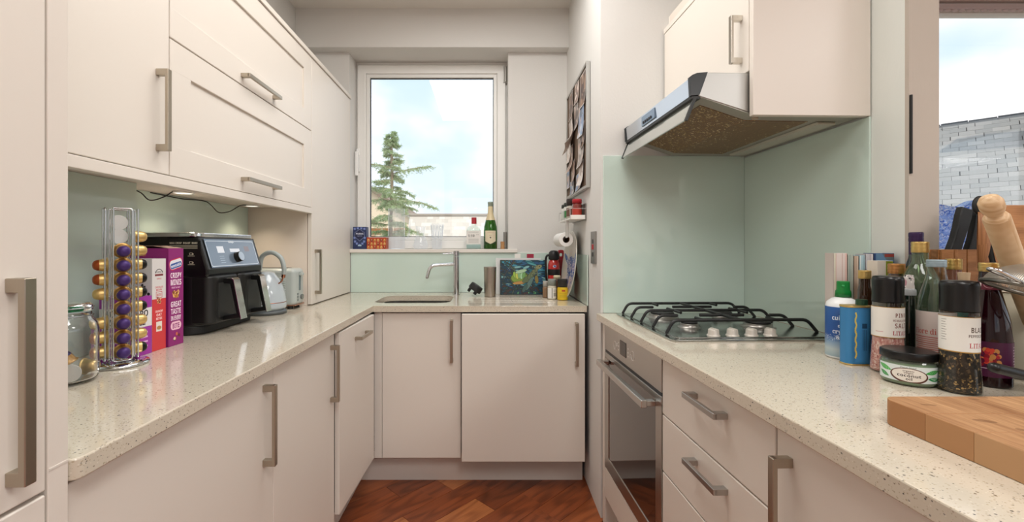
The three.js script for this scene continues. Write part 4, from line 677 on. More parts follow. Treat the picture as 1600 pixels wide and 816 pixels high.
// ---------------------------------------------------------------- right of the sink
{
  const y = 0.9003;
  { // flask lid tipped on its side
    const t = T('flask_lid', 'black plastic flask lid tipped on its side next to the tap', 'lid', [-0.065, y, 2.52]);
    const g = (geo) => geo.rotateZ(-0.62).translate(-0.066, y + 0.043, -2.53);
    part('cap', [g(lathe([[0, 0.026], [0.034, 0.026], [0.038, 0.022], [0.041, -0.008], [0.037, -0.012], [0, -0.012]], 0, 0, 0, 36))], std('#1b1d1d', 0.4), t);
    part('spout_tab', [g(box(-0.034, -0.016, -0.036, -0.01, -0.01, 0.01, 0.004)), g(box(0.004, 0.024, -0.03, -0.01, -0.012, 0.012, 0.004))], blackPlastic, t);
  }
  { const x = 0.021, d = 2.5, t = T('steel_tumbler', 'plain brushed steel tumbler standing to the right of the tap', 'tumbler', [x, y, d]);
    part('cup', [lathe([[0, 0], [0.031, 0], [0.033, 0.003], [0.0368, 0.172], [0.0358, 0.174], [0.0345, 0.172], [0.031, 0.006], [0, 0.006]], x, y, d, 44)], std('#b5aca1', 0.28, 1), t);
    part('base_ring', [ring(x, y + 0.004, d, 0.0325, 0.0012)], std('#8d857b', 0.3, 1), t); }
  // picture of a turtle and the boards behind it
  const lean = (geo, d) => geo.rotateX(-0.075).translate(0, y, -d);
  M('white_board', 'plain white board leaning behind the turtle picture', 'board', [0.2, y, 2.64], [lean(box(0.058, 0.335, 0.0002, 0.222, -0.004, 0.004, 0.001), 2.63)], std('#dedfdd', 0.4));
  { const t = T('turtle_picture', 'glass style picture of a sea turtle leaning against the splashback', 'picture', [0.22, y, 2.6]);
    part('panel', [lean(box(0.083, 0.368, 0.0002, 0.211, -0.003, 0.003, 0.001), 2.6)], std('#20312f', 0.4), t);
    part('printed_front', [lean(new THREE.PlaneGeometry(0.283, 0.209).translate(0.2255, 0.1056, 0.0034), 2.6)], printed(1024, 760, (g, w, h) => {
      reseed(77); g.fillStyle = '#173a4a'; g.fillRect(0, 0, w, h);
      const blob = (x, y2, a, b, r, c) => { g.save(); g.translate(x, y2); g.rotate(r); g.fillStyle = c; g.beginPath(); g.ellipse(0, 0, a, b, 0, 0, 7); g.fill(); g.strokeStyle = 'rgba(8,20,24,.75)'; g.lineWidth = 5; g.stroke(); g.restore(); };
      for (let i = 0; i < 110; i++) blob(rnd() * w, rnd() * h * 0.75, rr(40, 130), rr(10, 30), rr(-0.35, 0.35), ['#2f6f8f', '#3f8fa6', '#1f4f7a', '#7fb3b5', '#25597f', '#1d6f7a', '#4d9aa0'][Math.floor(rnd() * 7)]);
      for (let i = 0; i < 60; i++) blob(rnd() * 330, rnd() * h, rr(20, 70), rr(8, 22), rr(-1.2, 1.2), ['#26463a', '#3a3f3a', '#1f3d36', '#4a5a4a', '#2d2a2e'][Math.floor(rnd() * 5)]);
      for (let i = 0; i < 70; i++) blob(rnd() * w, h * rr(0.72, 1), rr(14, 60), rr(8, 26), rr(-1, 1), ['#1c2c30', '#2a4a40', '#33302e', '#1b4a56', '#46322e'][Math.floor(rnd() * 5)]);
      g.strokeStyle = '#3d3a3c'; g.lineWidth = 22; g.beginPath(); g.moveTo(60, 420); g.bezierCurveTo(120, 220, 260, 190, 300, 0); g.stroke();
      blob(430, 400, 215, 140, -0.15, '#4f5a34'); blob(420, 390, 180, 118, -0.1, '#7f9a3a'); for (let i = 0; i < 5; i++) blob(320 + i * 50, 330 + (i % 2) * 20, 34, 74, 0.12 * (i - 2), ['#9cc04a', '#c2c85a', '#86b87a', '#a6d0a0', '#6ea05a'][i]); blob(460, 250, 130, 40, -0.25, '#a9c9a4'); blob(430, 500, 160, 34, -0.12, '#b98a4a');
      blob(600, 420, 130, 60, -0.55, '#5d6b48'); blob(690, 330, 60, 120, 0.7, '#66734f'); blob(760, 250, 46, 150, 0.62, '#6d7a55'); blob(850, 150, 74, 44, -0.35, '#8d8f62'); blob(866, 140, 10, 9, 0, '#14140f'); blob(640, 520, 46, 160, 0.5, '#5d7a72'); blob(800, 430, 40, 92, -0.1, '#8a7a3a'); blob(540, 620, 40, 100, 0.5, '#3f5e58');
      for (let i = 0; i < 26; i++) blob(rr(690, 830), rr(120, 360), rr(8, 18), rr(6, 12), rnd() * 3, ['#b0aa72', '#4f5f45', '#95a070'][i % 3]);
      for (let i = 0; i < 6; i++) blob(rr(340, 780), h - rr(20, 60), rr(10, 18), rr(14, 26), 0, '#59a06a');
    }, 0.3), t); }
  M('small_card', 'small white card showing above the turtle picture', 'card', [0.195, y, 2.655], [lean(box(0.176, 0.213, 0.0002, 0.248, -0.0006, 0.0006), 2.655)], std('#e9e6e0', 0.6));
  M('red_card', 'small crimson card showing above the turtle picture beside a white one', 'card', [0.28, y, 2.655], [lean(box(0.252, 0.295, 0.0002, 0.247, -0.0006, 0.0006), 2.655)], std('#a01f3c', 0.6));
  { // red bottle with black cap
    const x = 0.402, d = 2.555, t = T('red_bottle', 'shiny red bottle with a black cap and a black band in the corner', 'bottle', [x, y, d]), red = std('#b81e1a', 0.25, 0, { clearcoat: 1 });
    part('body', [lathe([[0, 0], [0.034, 0], [0.0355, 0.004], [0.0355, 0.16], [0.034, 0.19], [0.028, 0.208], [0.018, 0.216]], x, y, d)], red, t);
    part('band', [lathe([[0.0362, 0.122], [0.0362, 0.158]], x, y, d)], blackPlastic, t);
    part('cap', [lathe([[0.022, 0.212], [0.031, 0.216], [0.033, 0.235], [0.029, 0.258], [0.018, 0.268], [0, 0.27]], x, y, d)], std('#17181a', 0.4), t);
    part('carry_loop', [bent([P(x - 0.02, y + 0.245, d), P(x - 0.046, y + 0.238, d), P(x - 0.05, y + 0.19, d), P(x - 0.044, y + 0.09, d), P(x - 0.036, y + 0.085, d)], 0.0065, 0.02, 50, 10)], blackPlastic, t);
    part('emblem', [new THREE.CylinderGeometry(0.0361, 0.0361, 0.024, 20, 1, true, -0.42, 0.8).translate(x, y + 0.176, -d)], printed(192, 128, (g, w, h) => { g.fillStyle = '#b81e1a'; g.fillRect(0, 0, w, h); g.fillStyle = '#d9dcea'; g.beginPath(); g.ellipse(w / 2, h / 2, 70, 44, 0, 0, 7); g.fill(); g.fillStyle = '#3d55a5'; g.beginPath(); g.ellipse(w / 2, h / 2, 46, 24, 0.3, 0, 7); g.fill(); }, 0.3), t);
  }
  M('red_case', 'slim dark red plastic case with a hang hole standing behind the blue plate', 'case', [0.452, y, 2.6], [prismZ((() => { const s = roundRect(0.436, 0.468, y, y + 0.272, 0.01); s.holes.push(roundRect(0.443, 0.461, y + 0.232, y + 0.252, 0.006, THREE.Path)); return s; })(), 2.59, 2.62, 0.003)], std('#a3222a', 0.4));
  // three small jars
  const jar = (name, label, x, d, r, h, glassMat, labelMat, lidMat, lidH, cat = 'jar') => {
    const t = T(name, label, cat, [x, y, d]);
    part('body', [lathe([[0, 0.001], [r * 0.94, 0.001], [r, 0.004], [r, h - lidH - 0.008], [r * 0.85, h - lidH - 0.001], [0, h - lidH - 0.001]], x, y, d, 32)], glassMat, t);
    part('lid', [lathe([[0, h], [r * 0.88, h], [r * 0.94, h - 0.003], [r * 0.94, h - lidH], [0, h - lidH]], x, y, d, 32)], lidMat, t);
    if (labelMat) part('label', [new THREE.CylinderGeometry(r + 0.0005, r + 0.0005, (h - lidH) * 0.72, 32, 1, true, -1.5, 3).translate(x, y + (h - lidH) * 0.46, -d)], labelMat, t);
    return t;
  };
  const code = printed(256, 256, (g, w, h) => { g.fillStyle = '#e6e4df'; g.fillRect(0, 0, w, h); g.fillStyle = '#2b2b2b'; g.fillRect(112, 0, 12, h); for (let i = 0; i < 9; i++) g.fillRect(150 + i * 7, 120, i % 3 ? 3 : 5, 90); g.fillStyle = '#8a8a8a'; for (let i = 0; i < 5; i++) g.fillRect(146, 40 + i * 14, 70, 4); }, 0.5);
  jar('spice_jar', 'glass spice jar with a grey lid and white barcode label beside the turtle picture', 0.363, 2.375, 0.0238, 0.112, std('#cfc8b8', 0.2), code, std('#8e9590', 0.4), 0.034);
  jar('spice_jar', 'small brown spice jar half hidden behind the white labelled jar', 0.338, 2.44, 0.018, 0.095, std('#8a6d52', 0.3), null, std('#b5b2aa', 0.4), 0.03);
  jar('yellow_tin', 'bright yellow tub with a dark lid in front of the blue plate', 0.4155, 2.34, 0.0285, 0.115, std('#d9b21c', 0.4), printed(256, 256, (g, w, h) => { g.fillStyle = '#dcb81e'; g.fillRect(0, 0, w, h); g.fillStyle = '#b33a22'; g.fillRect(100, 14, 56, 40); g.fillStyle = '#a8871a'; for (let i = 0; i < 5; i++) g.fillRect(60, 90 + i * 28, 140, 8); }, 0.45), std('#23211f', 0.4), 0.042, 'tub');
  jar('cream_pot', 'tiny pot with a pale cream lid behind the yellow tub', 0.40, 2.43, 0.021, 0.128, std('#5c3d2c', 0.4), null, std('#ddd3b0', 0.5), 0.02, 'pot');
  { // big patterned plate leaning on the side wall
    const t = T('patterned_plate', 'large round cream plate with a blue animal pattern leaning on the side wall', 'plate', [0.455, y, 2.385]);
    const prof = [[0, 0], [0.11, 0], [0.125, 0.003], [0.185, 0.018], [0.187, 0.022], [0.183, 0.0225], [0.124, 0.008], [0.108, 0.005], [0, 0.005]];
    const put = (g) => g.rotateZ(Math.PI / 2).rotateZ(-0.12).translate(0.4775, y + 0.188, -2.385);
    const ware = std('#e0dccf', 0.15, 0, { clearcoat: 1, clearcoatRoughness: 0.05 });
    part('dish', [put(lathe(prof, 0, 0, 0, 64))], ware, t);
    const rings = new THREE.RingGeometry(0.0005, 0.181, 64, 16).rotateX(-Math.PI / 2); { const p = rings.attributes.position; for (let i = 0; i < p.count; i++) { const r = Math.hypot(p.getX(i), p.getZ(i)); p.setY(i, 0.0056 + Math.max(0, r - 0.108) / 0.075 * 0.0172); } rings.computeVertexNormals(); }
    part('painted_pattern', [put(rings)], printed(1024, 1024, (g, w, h) => {
      g.fillStyle = '#e2ded2'; g.fillRect(0, 0, w, h); reseed(9); g.strokeStyle = '#3a56a0'; g.fillStyle = '#5571b4';
      g.save(); g.translate(512, 512); g.rotate(Math.PI / 2); g.scale(1.25, 1.25); g.beginPath(); g.ellipse(0, 20, 250, 130, 0.1, 0, 7); g.fill(); g.beginPath(); g.ellipse(230, -90, 90, 70, 0.4, 0, 7); g.fill(); for (const a of [-170, -80, 90, 180]) { g.beginPath(); g.ellipse(a, 170, 26, 110, a / 900, 0, 7); g.fill(); } g.beginPath(); g.ellipse(-270, -60, 120, 34, 0.7, 0, 7); g.fill();
      g.strokeStyle = '#dfe2ea'; g.lineWidth = 9; for (let i = 0; i < 130; i++) { const x = rr(-300, 300), y2 = rr(-160, 280); g.beginPath(); g.arc(x, y2, rr(12, 34), rnd() * 6, rnd() * 6 + 3); g.stroke(); } g.restore();
    }, 0.15), t);
  }
}
{ // kitchen roll under the little shelf
  const x = 0.426, yy = 1.23, d = 2.29;
  const t = T('kitchen_roll', 'white kitchen roll lying across its holder below the spice shelf', 'kitchen roll', [x, yy - 0.039, d]);
  const roll = lathe([[0.0185, 0], [0.037, 0], [0.0385, 0.002], [0.0385, 0.198], [0.037, 0.2], [0.0185, 0.2], [0.0185, 0]], 0, 0, 0, 48).rotateX(-Math.PI / 2).translate(x, yy, -d);
  part('paper', [roll], std('#e9e7e3', 0.95), t);
  part('core', [new THREE.CylinderGeometry(0.0183, 0.0183, 0.198, 28, 1, true).rotateX(Math.PI / 2).translate(x, yy, -d - 0.1)], std('#8a6a4e', 0.9), t);
  const h = T('roll_holder', 'clear plastic strap holder that carries the kitchen roll', 'holder', [x, yy, d]);
  part('strap', [box(x - 0.006, x + 0.012, yy + 0.012, 1.3295, d - 0.012, d - 0.009, 0.001)], std('#e6e4e0', 0.15, 0, { transmission: 0.5 }), h);
  part('axle', [rod(P(x, yy + 0.013, d - 0.014), P(x, yy + 0.013, d + 0.205), 0.0055, 14)], std('#c9c6c0', 0.3), h);
}
{ // little wall shelf with spice jars
  const t = T('spice_shelf', 'small wire and white wall shelf with spice jars above the kitchen roll', 'shelf', [0.47, 1.33, 2.33]);
  part('tray', [box(0.424, 0.499, 1.33, 1.338, 2.17, 2.49, 0.002)], std('#e8e5df', 0.4), t);
  part('front_lip', [box(0.424, 0.499, 1.33, 1.352, 2.166, 2.1695, 0.001)], std('#efece6', 0.4), t);
  part('rail', [bent([P(0.503, 1.385, 2.165), P(0.423, 1.385, 2.165), P(0.423, 1.385, 2.492), P(0.505, 1.385, 2.492)], 0.0016, 0.008, 80, 8), rod(P(0.423, 1.336, 2.165), P(0.423, 1.385, 2.165), 0.0016), rod(P(0.423, 1.336, 2.492), P(0.423, 1.385, 2.492), 0.0016), rod(P(0.423, 1.336, 2.33), P(0.423, 1.385, 2.33), 0.0016)], chrome, t);
  part('back_plate', [box(0.4995, 0.5035, 1.325, 1.41, 2.165, 2.49)], std('#9b9994', 0.35, 0.9), t);
  const spice = (label, x, d, r, h, body, labelColor, cap, capH) => {
    const j = T('spice_jar', label, 'jar', [x, 1.3383, d]);
    part('body', [lathe([[0, 0], [r, 0], [r, h - capH - 0.006], [r * 0.8, h - capH], [0, h - capH]], x, 1.3383, d, 28)], body, j);
    part('label', [new THREE.CylinderGeometry(r + 0.0005, r + 0.0005, h * 0.4, 24, 1, true, -1.8, 3.2).translate(x, 1.3383 + h * 0.33, -d)], std(labelColor, 0.5), j);
    part('cap', [lathe([[0, h], [r * 0.9, h], [r, h - 0.004], [r, h - capH], [0, h - capH]], x, 1.3383, d, 28)], cap, j);
  };
  spice('red spice jar with a red cap at the near end of the wall shelf', 0.468, 2.215, 0.0245, 0.098, std('#7a2418', 0.2, 0, { clearcoat: 1 }), '#b53a2a', std('#b3202c', 0.35), 0.022);
  spice('pepper jar with a dark brown cap in the middle of the wall shelf', 0.452, 2.29, 0.025, 0.108, std('#b9b2a4', 0.2, 0, { clearcoat: 1 }), '#6a4a3a', std('#2c2320', 0.4), 0.036);
  spice('herb jar with a green label on the wall shelf', 0.452, 2.375, 0.0235, 0.095, std('#d9dad2', 0.2), '#3f8a4a', std('#3a423c', 0.4), 0.02);
  spice('white labelled herb jar at the far end of the wall shelf', 0.452, 2.45, 0.023, 0.092, std('#d9dad2', 0.2), '#c9cfc4', std('#2f3a34', 0.4), 0.02);
}
{ // pin board with photographs
  const wx = (d) => 0.502 + (d - 1.883) * 0.0141;
  const t = T('pin_board', 'silver framed pin board covered with snapshots on the side wall', 'pin board', [0.49, 1.475, 2.33]);
  const d0 = 2.075, d1 = 2.6, y0 = 1.478, y1 = 2.092, x0 = 0.484, x1 = 0.503;
  part('backing', [box(x0 + 0.006, x1, y0 + 0.01, y1 - 0.01, d0 + 0.01, d1 - 0.01)], std('#6b5848', 0.9), t);
  part('frame', [box(x0, x1, y0, y1, d0, d0 + 0.014, 0.0015), box(x0, x1, y0, y1, d1 - 0.014, d1, 0.0015), box(x0, x1, y0, y0 + 0.014, d0 + 0.014, d1 - 0.014, 0.0015), box(x0, x1, y1 - 0.014, y1, d0 + 0.014, d1 - 0.014, 0.0015)], std('#b9b8b4', 0.3, 0.95), t);
  const snap = (label, y, d, h, w, tilt, curl, palette, seed, out = 0) => {
    const map = printed(128, 160, (g, W, H) => { reseed(seed); g.fillStyle = '#dcd7d0'; g.fillRect(0, 0, W, H); g.save(); g.beginPath(); g.rect(5, 5, W - 10, H - 10); g.clip(); g.fillStyle = palette[0]; g.fillRect(0, 0, W, H); for (let i = 0; i < 26; i++) { g.fillStyle = palette[Math.floor(rnd() * palette.length)]; g.globalAlpha = rr(0.4, 0.95); g.beginPath(); g.ellipse(rnd() * W, rnd() * H, rr(6, 34), rr(8, 38), rnd() * 3, 0, 7); g.fill(); } g.restore(); }, 0.35);
    const geo = new THREE.BoxGeometry(w, h, 0.0004, 10, 12, 1), p = geo.attributes.position;
    for (let i = 0; i < p.count; i++) { const k = Math.max(0, -p.getY(i) / h - 0.05), s = Math.max(0, p.getX(i) / w); p.setZ(i, p.getZ(i) + curl * (k * k * 3.2 + s * s * 0.7)); }
    geo.computeVertexNormals();
    const at = [x0 + 0.0045 - out, y, d], o = new THREE.Mesh(geo.rotateZ(tilt).rotateY(-Math.PI / 2), map);
    o.name = numbered('snapshot'); tag(o, label, 'photo', { group: 'snapshots on the pin board' }); origins.set(o, P(...at)); o.position.copy(P(...at)); scene.add(o);
  };
  const brown = ['#4a2f24', '#7a5642', '#a98468', '#dcc0a6', '#33221c'], flesh = ['#b09282', '#d6bdae', '#8a7068', '#efe0d6', '#5f5352'], cool = ['#86a0c4', '#bccde0', '#eef2f5', '#5a6c86', '#dcb9a8'], grey = ['#958c88', '#c2b8b2', '#e9e3dd', '#6b6260', '#d9b9a8'], pale = ['#e2d9d2', '#c4b4aa', '#f3ede7', '#a8968c', '#d6c4b8'];
  snap('dark brown snapshot pinned at the top of the board, far half', 1.995, 2.45, 0.15, 0.11, 0.05, 0.008, brown, 101, 0.004);
  snap('dark snapshot pinned in the top corner nearest the silver frame edge', 1.985, 2.17, 0.17, 0.13, -0.04, 0.01, brown, 102);
  snap('pale sheet curling far off the board below the dark top snapshot', 1.83, 2.42, 0.2, 0.15, 0.25, 0.075, pale, 103, 0.004);
  snap('light blue snapshot in the near upper half of the board', 1.835, 2.2, 0.16, 0.13, -0.08, 0.012, cool, 104, 0.002);
  snap('brownish snapshot curling at its foot in the middle of the board', 1.69, 2.44, 0.16, 0.13, -0.1, 0.045, flesh, 105, 0.003);
  snap('grey snapshot in the near middle of the board', 1.69, 2.21, 0.17, 0.14, 0.06, 0.018, grey, 106, 0.001);
  snap('narrow pale snapshot at the far edge under the curling sheets', 1.6, 2.545, 0.13, 0.08, 0.02, 0.008, cool, 107, 0.001);
  snap('flesh toned snapshot just below the middle of the board', 1.595, 2.38, 0.14, 0.11, 0.12, 0.03, flesh, 108, 0.005);
  snap('small snapshot with cream and brown patches near the lower near corner', 1.57, 2.2, 0.13, 0.12, -0.12, 0.02, pale, 109, 0.003);
  snap('dark snapshot with a warm glow under the light blue one', 1.755, 2.17, 0.12, 0.1, 0.1, 0.01, brown, 111, 0.0005);
  snap('square flesh toned snapshot tucked between the dark pair at the top', 2.02, 2.31, 0.11, 0.11, -0.06, 0.008, flesh, 112, 0.001);
  snap('grey snapshot lying behind the big curling sheet', 1.9, 2.33, 0.14, 0.12, 0.08, 0.01, grey, 113, 0.0006);
  snap('cool toned snapshot at the near bottom corner', 1.535, 2.27, 0.09, 0.13, 0.05, 0.01, cool, 114, 0.001);
  snap('pale snapshot behind the brownish curling one', 1.76, 2.53, 0.15, 0.11, -0.05, 0.012, pale, 115, 0.0006);
  snap('blue and white snapshot along the bottom edge of the board', 1.525, 2.43, 0.08, 0.12, 0.03, 0.008, cool, 110, 0.002);
}
{ // cooker switch
  const t = T('cooker_switch', 'brushed steel cooker switch plate with a red rocker on the pier', 'switch', [0.5, 1.11, 1.99]);
  part('plate', [box(0.4945, 0.5035, 1.112, 1.262, 1.955, 2.035, 0.0015)], std('#9d9a96', 0.35, 0.9), t);
  part('rocker', [box(0.4915, 0.4955, 1.178, 1.202, 1.984, 2.006, 0.001)], std('#b3222a', 0.35), t);
  part('switch_insert', [box(0.493, 0.4955, 1.205, 1.225, 1.984, 2.006, 0.001), box(0.493, 0.4955, 1.145, 1.165, 1.984, 2.006, 0.001)], std('#2a2a2a', 0.4), t);
}

// ---------------------------------------------------------------- on the right worktop
{
  const y = 0.9003, goldCap = std('#d6b772', 0.3, 0.85), capGeo = (x, yy, d, r, h) => lathe([[0, h], [r * 0.93, h], [r, h - 0.0015], [r, h * 0.72], [r * 0.96, h * 0.68], [r, h * 0.63], [r, h * 0.4], [r * 0.96, h * 0.36], [r, h * 0.32], [r, 0], [r * 0.9, 0]], x, yy, d, 40);
  const lab = (r, y0, h, x, d, from, to) => new THREE.CylinderGeometry(r, r, h, 40, 1, true, from, to - from).translate(x, y0 + h / 2, -d);
  const word = (g, s, x, yy, size, { st = 'bold', fam = 'sans-serif', al = 'center', sp = 0 } = {}) => { g.font = `${st} ${size}px ${fam}`; g.textAlign = al; g.textBaseline = 'middle'; if (sp) g.letterSpacing = sp + 'px'; g.fillText(s, x, yy); if (sp) g.letterSpacing = '0px'; };
  // ---- the two spice grinders
  const grain = (name, colors, bg, seed) => canvasTexture(512, 512, (g, n) => { g.fillStyle = bg; g.fillRect(0, 0, n, n); reseed(seed); for (let i = 0; i < 2600; i++) { g.fillStyle = colors[Math.floor(rnd() * colors.length)]; g.save(); g.translate(rnd() * n, rnd() * n); g.rotate(rnd() * 3); g.fillRect(-5, -4, rr(5, 15), rr(5, 12)); g.restore(); } }, [1, 1]);
  const grinder = (label, x, d, k, fill, drawLabel) => {
    const t = T('spice_grinder', label, 'spice grinder', [x, y, d]);
    part('glass', [lathe([[0.0325 * k, 0], [0.033 * k, 0.004], [0.0315 * k, 0.03], [0.0288 * k, 0.075], [0.0283 * k, 0.155], [0.0285 * k, 0.164]], x, y, d, 48)], std('#eef2f0', 0.04, 0, { transmission: 1, thickness: 0 }), t);
    part('contents', [lathe([[0, 0.003], [0.0305 * k, 0.003], [0.0312 * k, 0.006], [0.0298 * k, 0.03], [0.0274 * k, 0.075], [0.027 * k, 0.138], [0, 0.14]], x, y, d, 48)], std('#ffffff', 0.6, 0, { map: fill }), t);
    part('label', [lab(0.0291 * k, y + 0.082, 0.07, x, d, -2.78, 1.5)], printed(1024, 420, drawLabel, 0.5), t);
    part('grinder_head', [lathe([[0, 0.222], [0.024 * k, 0.222], [0.0275 * k, 0.2195], [0.029 * k, 0.212], [0.0282 * k, 0.195], [0.0282 * k, 0.178], [0.0288 * k, 0.164], [0.0284 * k, 0.161], [0, 0.161]], x, y, d, 48)], std('#070708', 0.3), t);
  };
  grinder('tall grinder of pink rock salt with a black head', 0.936, 1.0, 1, grain('salt', ['#d99a90', '#e8b9ae', '#c97f78', '#f0d0c6', '#b96a66'], '#d79c92', 51), (g, w, h) => {
    g.fillStyle = '#e6e2da'; g.fillRect(0, 0, w, h); g.fillStyle = '#b48a3e'; g.fillRect(0, 0, w, 8); g.fillRect(0, h - 8, w, 8);
    g.fillStyle = '#7d4a3c'; word(g, 'PINK', 700, 110, 78, { sp: 8 }); word(g, 'HIMALAYAN', 700, 180, 42, { sp: 4 }); word(g, 'SALT', 700, 250, 92, { sp: 6 }); g.fillStyle = '#a3303a'; word(g, 'LITALY', 700, 352, 78, { fam: 'serif' }); g.fillStyle = '#c98f8f'; g.fillRect(300, 340, 120, 8);
  });
  grinder('tall grinder of black peppercorns behind the chopping board', 0.95, 0.862, 1, grain('pepper', ['#2a211b', '#40332a', '#15110e', '#5a4634', '#30261f', '#1d1814', '#8a6a3e', '#c29a5e'], '#231b16', 52), (g, w, h) => {
    g.fillStyle = '#e8e6e0'; g.fillRect(0, 0, w, h); g.fillStyle = '#b48a3e'; g.fillRect(0, 0, w, 7); g.fillRect(0, h - 12, w, 12);
    g.fillStyle = '#6a665f'; for (let i = 0; i < 9; i++) g.fillRect(232, 40 + i * 30, i % 2 ? 70 : 84, 5); g.fillStyle = '#5a4a40'; word(g, 'BLACK', 730, 150, 84); word(g, 'PEPPERCORNS', 730, 220, 46); g.fillStyle = '#b23a40'; word(g, 'LITALY', 730, 332, 78, { fam: 'serif' });
  });
  { // coconut oil
    const x = 0.905, d = 0.92, R = 0.0455, t = T('coconut_oil_jar', 'low wide glass jar of coconut oil with a black lid', 'jar', [x, y, d]);
    part('glass', [lathe([[0, 0.0005], [R - 0.006, 0.0005], [R - 0.001, 0.004], [R, 0.009], [R, 0.042], [R - 0.002, 0.048], [R - 0.0045, 0.053]], x, y, d, 56)], std('#d7e4d4', 0.04, 0, { transmission: 0.9, thickness: 0, clearcoat: 0.5 }), t);
    part('coconut_oil', [lathe([[0, 0.003], [R - 0.004, 0.003], [R - 0.003, 0.007], [R - 0.003, 0.041], [R - 0.006, 0.047], [0, 0.047]], x, y, d, 48)], std('#93a487', 0.4), t);
    part('label', [lab(R + 0.0004, y + 0.0095, 0.033, x, d, -2.05, 0.55)], printed(1280, 420, (g, w, h) => {
      g.fillStyle = '#dde6e4'; g.fillRect(0, 0, w, h); const leaf = (px, py, a, b, r, c) => { g.save(); g.translate(px, py); g.rotate(r); g.fillStyle = c; g.beginPath(); g.moveTo(-a, 0); g.quadraticCurveTo(0, -b, a, 0); g.quadraticCurveTo(0, b, -a, 0); g.fill(); g.strokeStyle = '#bfe0b4'; g.lineWidth = 5; for (let i = -2; i < 3; i++) { g.beginPath(); g.moveTo(i * a / 4, -b / 3); g.lineTo(i * a / 4 + 30, b / 4); g.stroke(); } g.restore(); };
      leaf(180, 120, 170, 120, 0.35, '#4fae57'); leaf(170, 290, 130, 100, 0.5, '#2f9148'); leaf(1080, 130, 170, 110, -0.2, '#3ea04a'); leaf(1110, 310, 150, 110, 0.1, '#1d8a48'); g.fillStyle = '#e8ece8'; g.font = 'bold 17px sans-serif'; word(g, 'COLD PRESSED', 1110, 290, 26); word(g, 'RAW', 1110, 330, 26);
      g.fillStyle = '#5a3226'; g.beginPath(); g.ellipse(640, 250, 325, 200, 0.05, 0, 7); g.fill(); g.fillStyle = '#e9e2d8'; g.beginPath(); g.ellipse(640, 238, 295, 168, 0.05, 0, 7); g.fill(); g.fillStyle = '#6c7a72'; word(g, 'Pure Seed', 620, 38, 56, { st: 'italic', fam: 'serif' });
      g.fillStyle = '#4a2a20'; word(g, 'organic', 630, 130, 54); word(g, 'virgin', 630, 182, 58); g.fillStyle = '#1d1512'; word(g, 'coconut', 640, 250, 104); word(g, 'oil', 640, 338, 96);
    }, 0.4), t);
    part('lid', [lathe([[0, 0.07], [R - 0.003, 0.07], [R, 0.068], [R + 0.0005, 0.054], [R - 0.002, 0.0525], [0, 0.0525]], x, y, d, 56)], std('#0b0c0e', 0.28), t);
  }
  { // spray bottle
    const x = 0.934, d = 1.125, t = T('spray_bottle', 'white and blue oil spray bottle with a bright green cap', 'bottle', [x, y, d]);
    part('body', [lathe([[0, 0], [0.034, 0], [0.036, 0.004], [0.036, 0.132], [0.033, 0.145], [0.022, 0.155], [0.014, 0.158], [0.014, 0.162]], x, y, d, 44)], std('#e9ebea', 0.3), t);
    part('label', [lab(0.0364, y + 0.006, 0.128, x, d, -2.4, 1.2)], printed(640, 512, (g, w, h) => {
      const gr = g.createLinearGradient(0, 0, 0, h); gr.addColorStop(0, '#2a5c9e'); gr.addColorStop(0.6, '#1f4f93'); gr.addColorStop(0.7, '#7f9cba'); gr.addColorStop(0.85, '#b8c6c6'); gr.addColorStop(1, '#9fb5bd'); g.fillStyle = gr; g.fillRect(0, 0, w, h);
      reseed(14); for (let i = 0; i < 700; i++) { g.fillStyle = ['#c9d6dc', '#3a66a2', '#e6eaea'][i % 3]; g.fillRect(rnd() * w, h * 0.62 + (rnd() + rnd() - 1) * 40, 4, 4); }
      g.fillStyle = '#e6ecf2'; word(g, 'cuisine', 300, 110, 62); word(g, 'one', 300, 190, 48); word(g, 'crystal', 300, 250, 58, { fam: 'serif' }); word(g, '& oil', 300, 310, 54, { fam: 'serif' });
    }, 0.35), t);
    part('cap', [lathe([[0, 0.2], [0.0125, 0.2], [0.0138, 0.198], [0.0142, 0.178], [0.0165, 0.174], [0.0175, 0.159], [0, 0.159]], x + 0.002, y, d, 32)], std('#0b7a32', 0.3), t);
    part('nozzle', [rod(P(x - 0.008, y + 0.189, d - 0.01), P(x - 0.0085, y + 0.189, d - 0.0145), 0.002, 10)], std('#4db86e', 0.3), t);
  }
  { // blue tin
    const x0 = 0.884, x1 = 0.944, d0 = 1.045, d1 = 1.082, t = T('oil_tin', 'blue olive oil tin with gold rims and a dark green cap', 'tin', [0.914, y, 1.0635]);
    part('tin', [prismY(roundRect(x0, x1, d0, d1, 0.014), y + 0.003, y + 0.142, 0.0005)], std('#3f86bd', 0.3, 0.3), t);
    part('rim', [prismY(roundRect(x0 - 0.001, x1 + 0.001, d0 - 0.001, d1 + 0.001, 0.015), y, y + 0.004, 0.001), prismY(roundRect(x0 - 0.001, x1 + 0.001, d0 - 0.001, d1 + 0.001, 0.015), y + 0.141, y + 0.146, 0.001)], goldCap, t);
    part('printed_front', [new THREE.PlaneGeometry(0.034, 0.13).translate(0.914, y + 0.073, -d0 + 0.0004)], printed(256, 768, (g, w, h) => { g.fillStyle = '#3f86bd'; g.fillRect(0, 0, w, h); g.fillStyle = '#d9c15c'; for (let i = 0; i < 30; i++) { g.beginPath(); g.ellipse(24 + 10 * Math.sin(i), 60 + i * 22, 18, 14, i, 0, 7); g.fill(); } g.fillStyle = '#22486b'; g.fillRect(140, 210, 90, 70); g.fillStyle = '#2b5a86'; for (let i = 0; i < 3; i++) g.fillRect(150 + i * 28, 300, 12, 300); }, 0.35), t);
    part('cap', [cyl(0.93, y + 0.1455, 1.063, 0.012, 0.014, 24)], std('#12402c', 0.4), t);
  }
